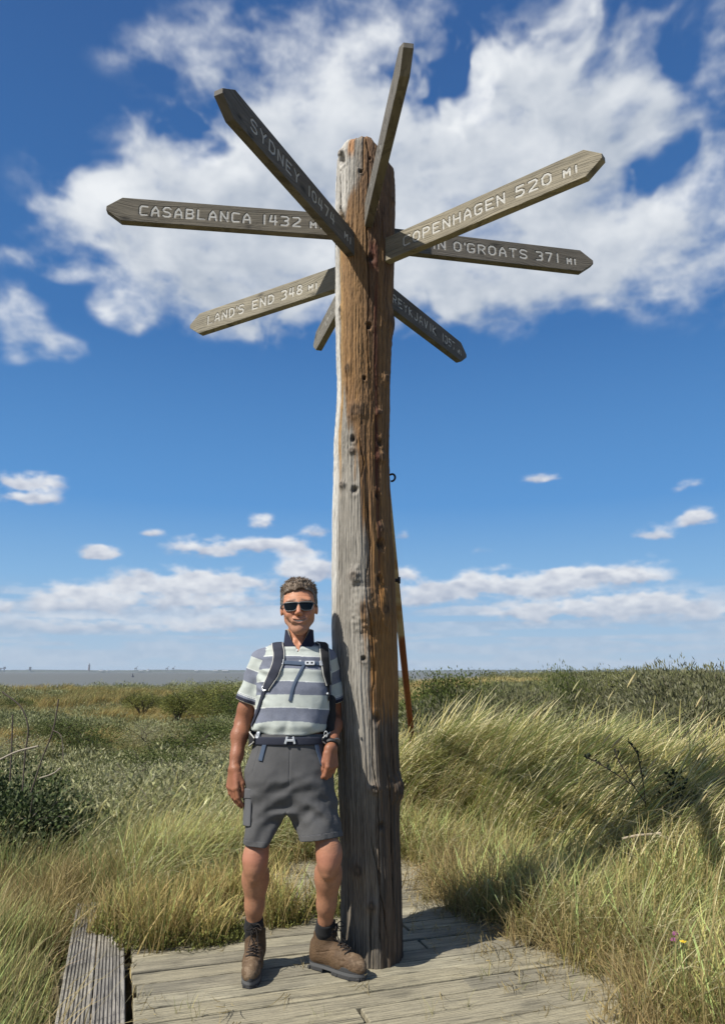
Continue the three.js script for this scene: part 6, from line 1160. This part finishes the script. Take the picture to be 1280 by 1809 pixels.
      if (d < 8 && T() < .55 && x > -2.6) add('tall' + i + 'M', tall[2 + i], 'long grass between the hiker and the left slack', 'grass', [x, y, z, turn, s * .85, tx, tz, tint([1, 1, .95])]);
      else if (T() < scrub * .6) add('sprigL' + i, sprig[i], 'low silvery scrub across the left slack', 'ground cover', [x, y, z, T() * 6, .55 + 1.1 * T() * T(), tx, tz, tint([1, 1, .95], .6)]);
      else if (T() < .5) add('cover' + i, cover[i], 'low green plants across the left slack', 'ground cover', [x, y, z, T() * 6, .6 + .9 * T(), tx, tz, tint([1, 1, .95], .6)]);
      else if (T() < .6) add('russetM' + i, russet[i], 'low olive grass in the left slack', 'grass', [x, y, z, turn, s, tx, tz, tint([.95, 1, .95])]);
    }
  });
  field(1150, -3.4, -.3, -2.2, -4.2); field(1300, .9, 3.6, -2.2, -4.6); field(3600, -4.5, 5.4, -4.0, -8.2); field(5200, -8, 8.5, -8.2, -15);
  // far dunes: coarser clumps, with bare sand left between
  for (const [n, z0, z1] of [[15000, -15, -34], [16000, -34, -78]]) lay(n, -.56 * -z1, .56 * -z1, z0, z1, (x, z) => {
    if (!inFrame(x, z, 3)) return; const d = -z, y = land(x, z), n1 = fbm(x * .22 + 4, 5, z * .22, 3), n2 = fbm(x * .13, 8, z * .13, 2); if (n1 > .685 && x < 2) return; const i = T() < .5 ? 0 : 1, k = 1 + sstep(20, 70, d) * .9;
    if (T() < sstep(.48, .60, n2) * (x > 2 ? .8 : .42) ) add('farScrub' + i, (x > 2 ? sprig : cover)[i], 'scrub across the far dunes', 'ground cover', [x, y - .03, z, T() * 6, (.9 + .8 * T()) * k, 0, 0, tint(x > 2 ? [.66, .68, .60] : [.78, .82, .74]), 1]);
    else add('farGrass' + i, farT[i], 'dune grass on the far dunes', 'grass', [x, y - .03, z, (T() - .5) * 1.2, (.6 + .6 * T()) * k * .9, 0, 0, tint(lerpC(x < 0 ? [.70, .75, .66] : [.85, .9, .82], x < 0 ? [.92, .88, .74] : [1.1, 1.05, .95], sstep(.4, .6, n1)))]);
  });
  // what has grown through and blown over the deck
  lay(5200, -1.9, 3.6, -2.6, -6.4, (x, z) => {
    const [s, t] = toST(x, z); if (!onDeck(x, z)) return; const g = s < .13 ? (t > 4.1 + T() * .5 ? .5 : 0) : deckGrown(x, z); if (T() > g) return; const i = T() < .5 ? 0 : 1, a = T() * 6.28;
    const deep = sstep(.5, 1, g), right = s > 1.3;
    if (right && T() < .30) add('deckStraw' + i, strawT[i], 'dead straw blown over the right of the deck', 'grass', [x, -.01, z, a, .55 + .35 * T(), (T() - .5) * .9, (T() - .5) * .9, tint([1, .97, .9])]);
    else if (T() < .55 * deep && (right || t > backEdge(s, t) + .45)) add('deckTall' + i, right ? tall[i] : upright[i], 'grass grown through the deck', 'grass', [x, -.12, z, (T() - .5) * 1.5, .55 + .4 * T(), 0, (T() - .5) * .3, tint([1, 1, .9])]);
    else if (T() < .55 || deep > .9) add('deckShort' + i, short[i], 'short weeds growing between the deck boards', 'grass', [x, -.02, z, a, .5 + .7 * T(), (T() - .5) * .5, (T() - .5) * .5, tint([1.05, 1, .9])]);
  });
  // dry litter lying on the boards, thickest along the overgrown edges
  const chaff = [1, 2].map((k) => tuftGeo({ seed: 290 + k, blades: 7, height: .17, spread: .05, lean: .1, width: .0040, base: [.30, .25, .14], tip: [.55, .48, .30], dry: .8, droop: .5, seg: 3 }));
  lay(5200, -1.9, 3.0, -2.9, -6.0, (x, z) => { const [s, t] = toST(x, z); if (s < .16 || !onDeck(x, z)) return; const e = Math.max(sstep(1.25, 2.0, s), sstep(backEdge(s, t) - .75, backEdge(s, t) + .2, t), .35 * sstep(.5, .16, s)); if (T() > .02 + .5 * e * e) return; const i = T() < .5 ? 0 : 1; add('chaff' + i, chaff[i], 'dry straw litter lying on the deck boards', 'straw', [x, .004, z, T() * 6.28, .5 + .8 * T(), 1.45 + .1 * T(), T() * .1, tint([1, .97, .88])]); });
  // a leafy fringe of weeds behind the hiker's feet and by the walkway
  for (const [s0, t0, sp, n] of [[.30, 4.18, .16, 40], [.55, 4.15, .14, 34], [.95, 4.28, .10, 16], [1.22, 4.38, .10, 18], [.18, 4.45, .2, 60], [.4, 4.55, .25, 70], [.8, 4.7, .3, 60]]) for (let k = 0; k < n; k++) { const [x, z] = st(s0 + (T() + T() - 1) * sp, t0 + (T() + T() - 1) * sp * .7), i = T() < .5 ? 0 : 1; T() < .45 ? add('weed' + i, cover[i], 'small leafy weeds at the back of the deck', 'ground cover', [x, -.015, z, T() * 6, .22 + .25 * T(), 0, 0, tint([1.1, 1.1, 1.1])]) : add('deckShort' + i, short[i], 'short weeds growing between the deck boards', 'grass', [x, -.015, z, T() * 6, .7 + 1.0 * T(), (T() - .5) * .6, (T() - .5) * .6, tint([1.15, 1.08, .95])]); }
  for (const [u, v] of [[335, 1790], [352, 1800], [250, 1760], [560, 1808], [575, 1798], [830, 1780], [870, 1730], [915, 1742], [960, 1720], [760, 1795], [1010, 1765]]) { const w = sight(u, v, -1), k = 1.345 / (1.345 - w.y); const i = T() < .5 ? 0 : 1; add('deckSparse' + i, sparse[i], 'single blades growing through the deck', 'grass', [w.x * k + (T() - .5) * .06, -.02, -k + (T() - .5) * .03, T() * 6, .4 + .5 * T(), 0, 0, tint([1, 1, .9])]); }
  // one object for each stand of plants, holding its kinds of tuft
  const stands = new Map();
  for (const [, b] of bins) {
    if (!stands.has(b.label)) { const g = thing(b.cat === 'straw' ? 'straw_litter' : b.cat === 'grass' ? 'grass' : 'ground_cover', b.label, b.cat); g.userData.kind = 'stuff'; stands.set(b.label, g); }
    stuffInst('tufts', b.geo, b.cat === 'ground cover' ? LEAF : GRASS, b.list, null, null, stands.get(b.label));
  }
  globalThis.plantCount = [...bins].map(([k, b]) => k + ' ' + b.list.length).join(', '); console.log(globalThis.plantCount);
}

renderer.render(scene, camera);
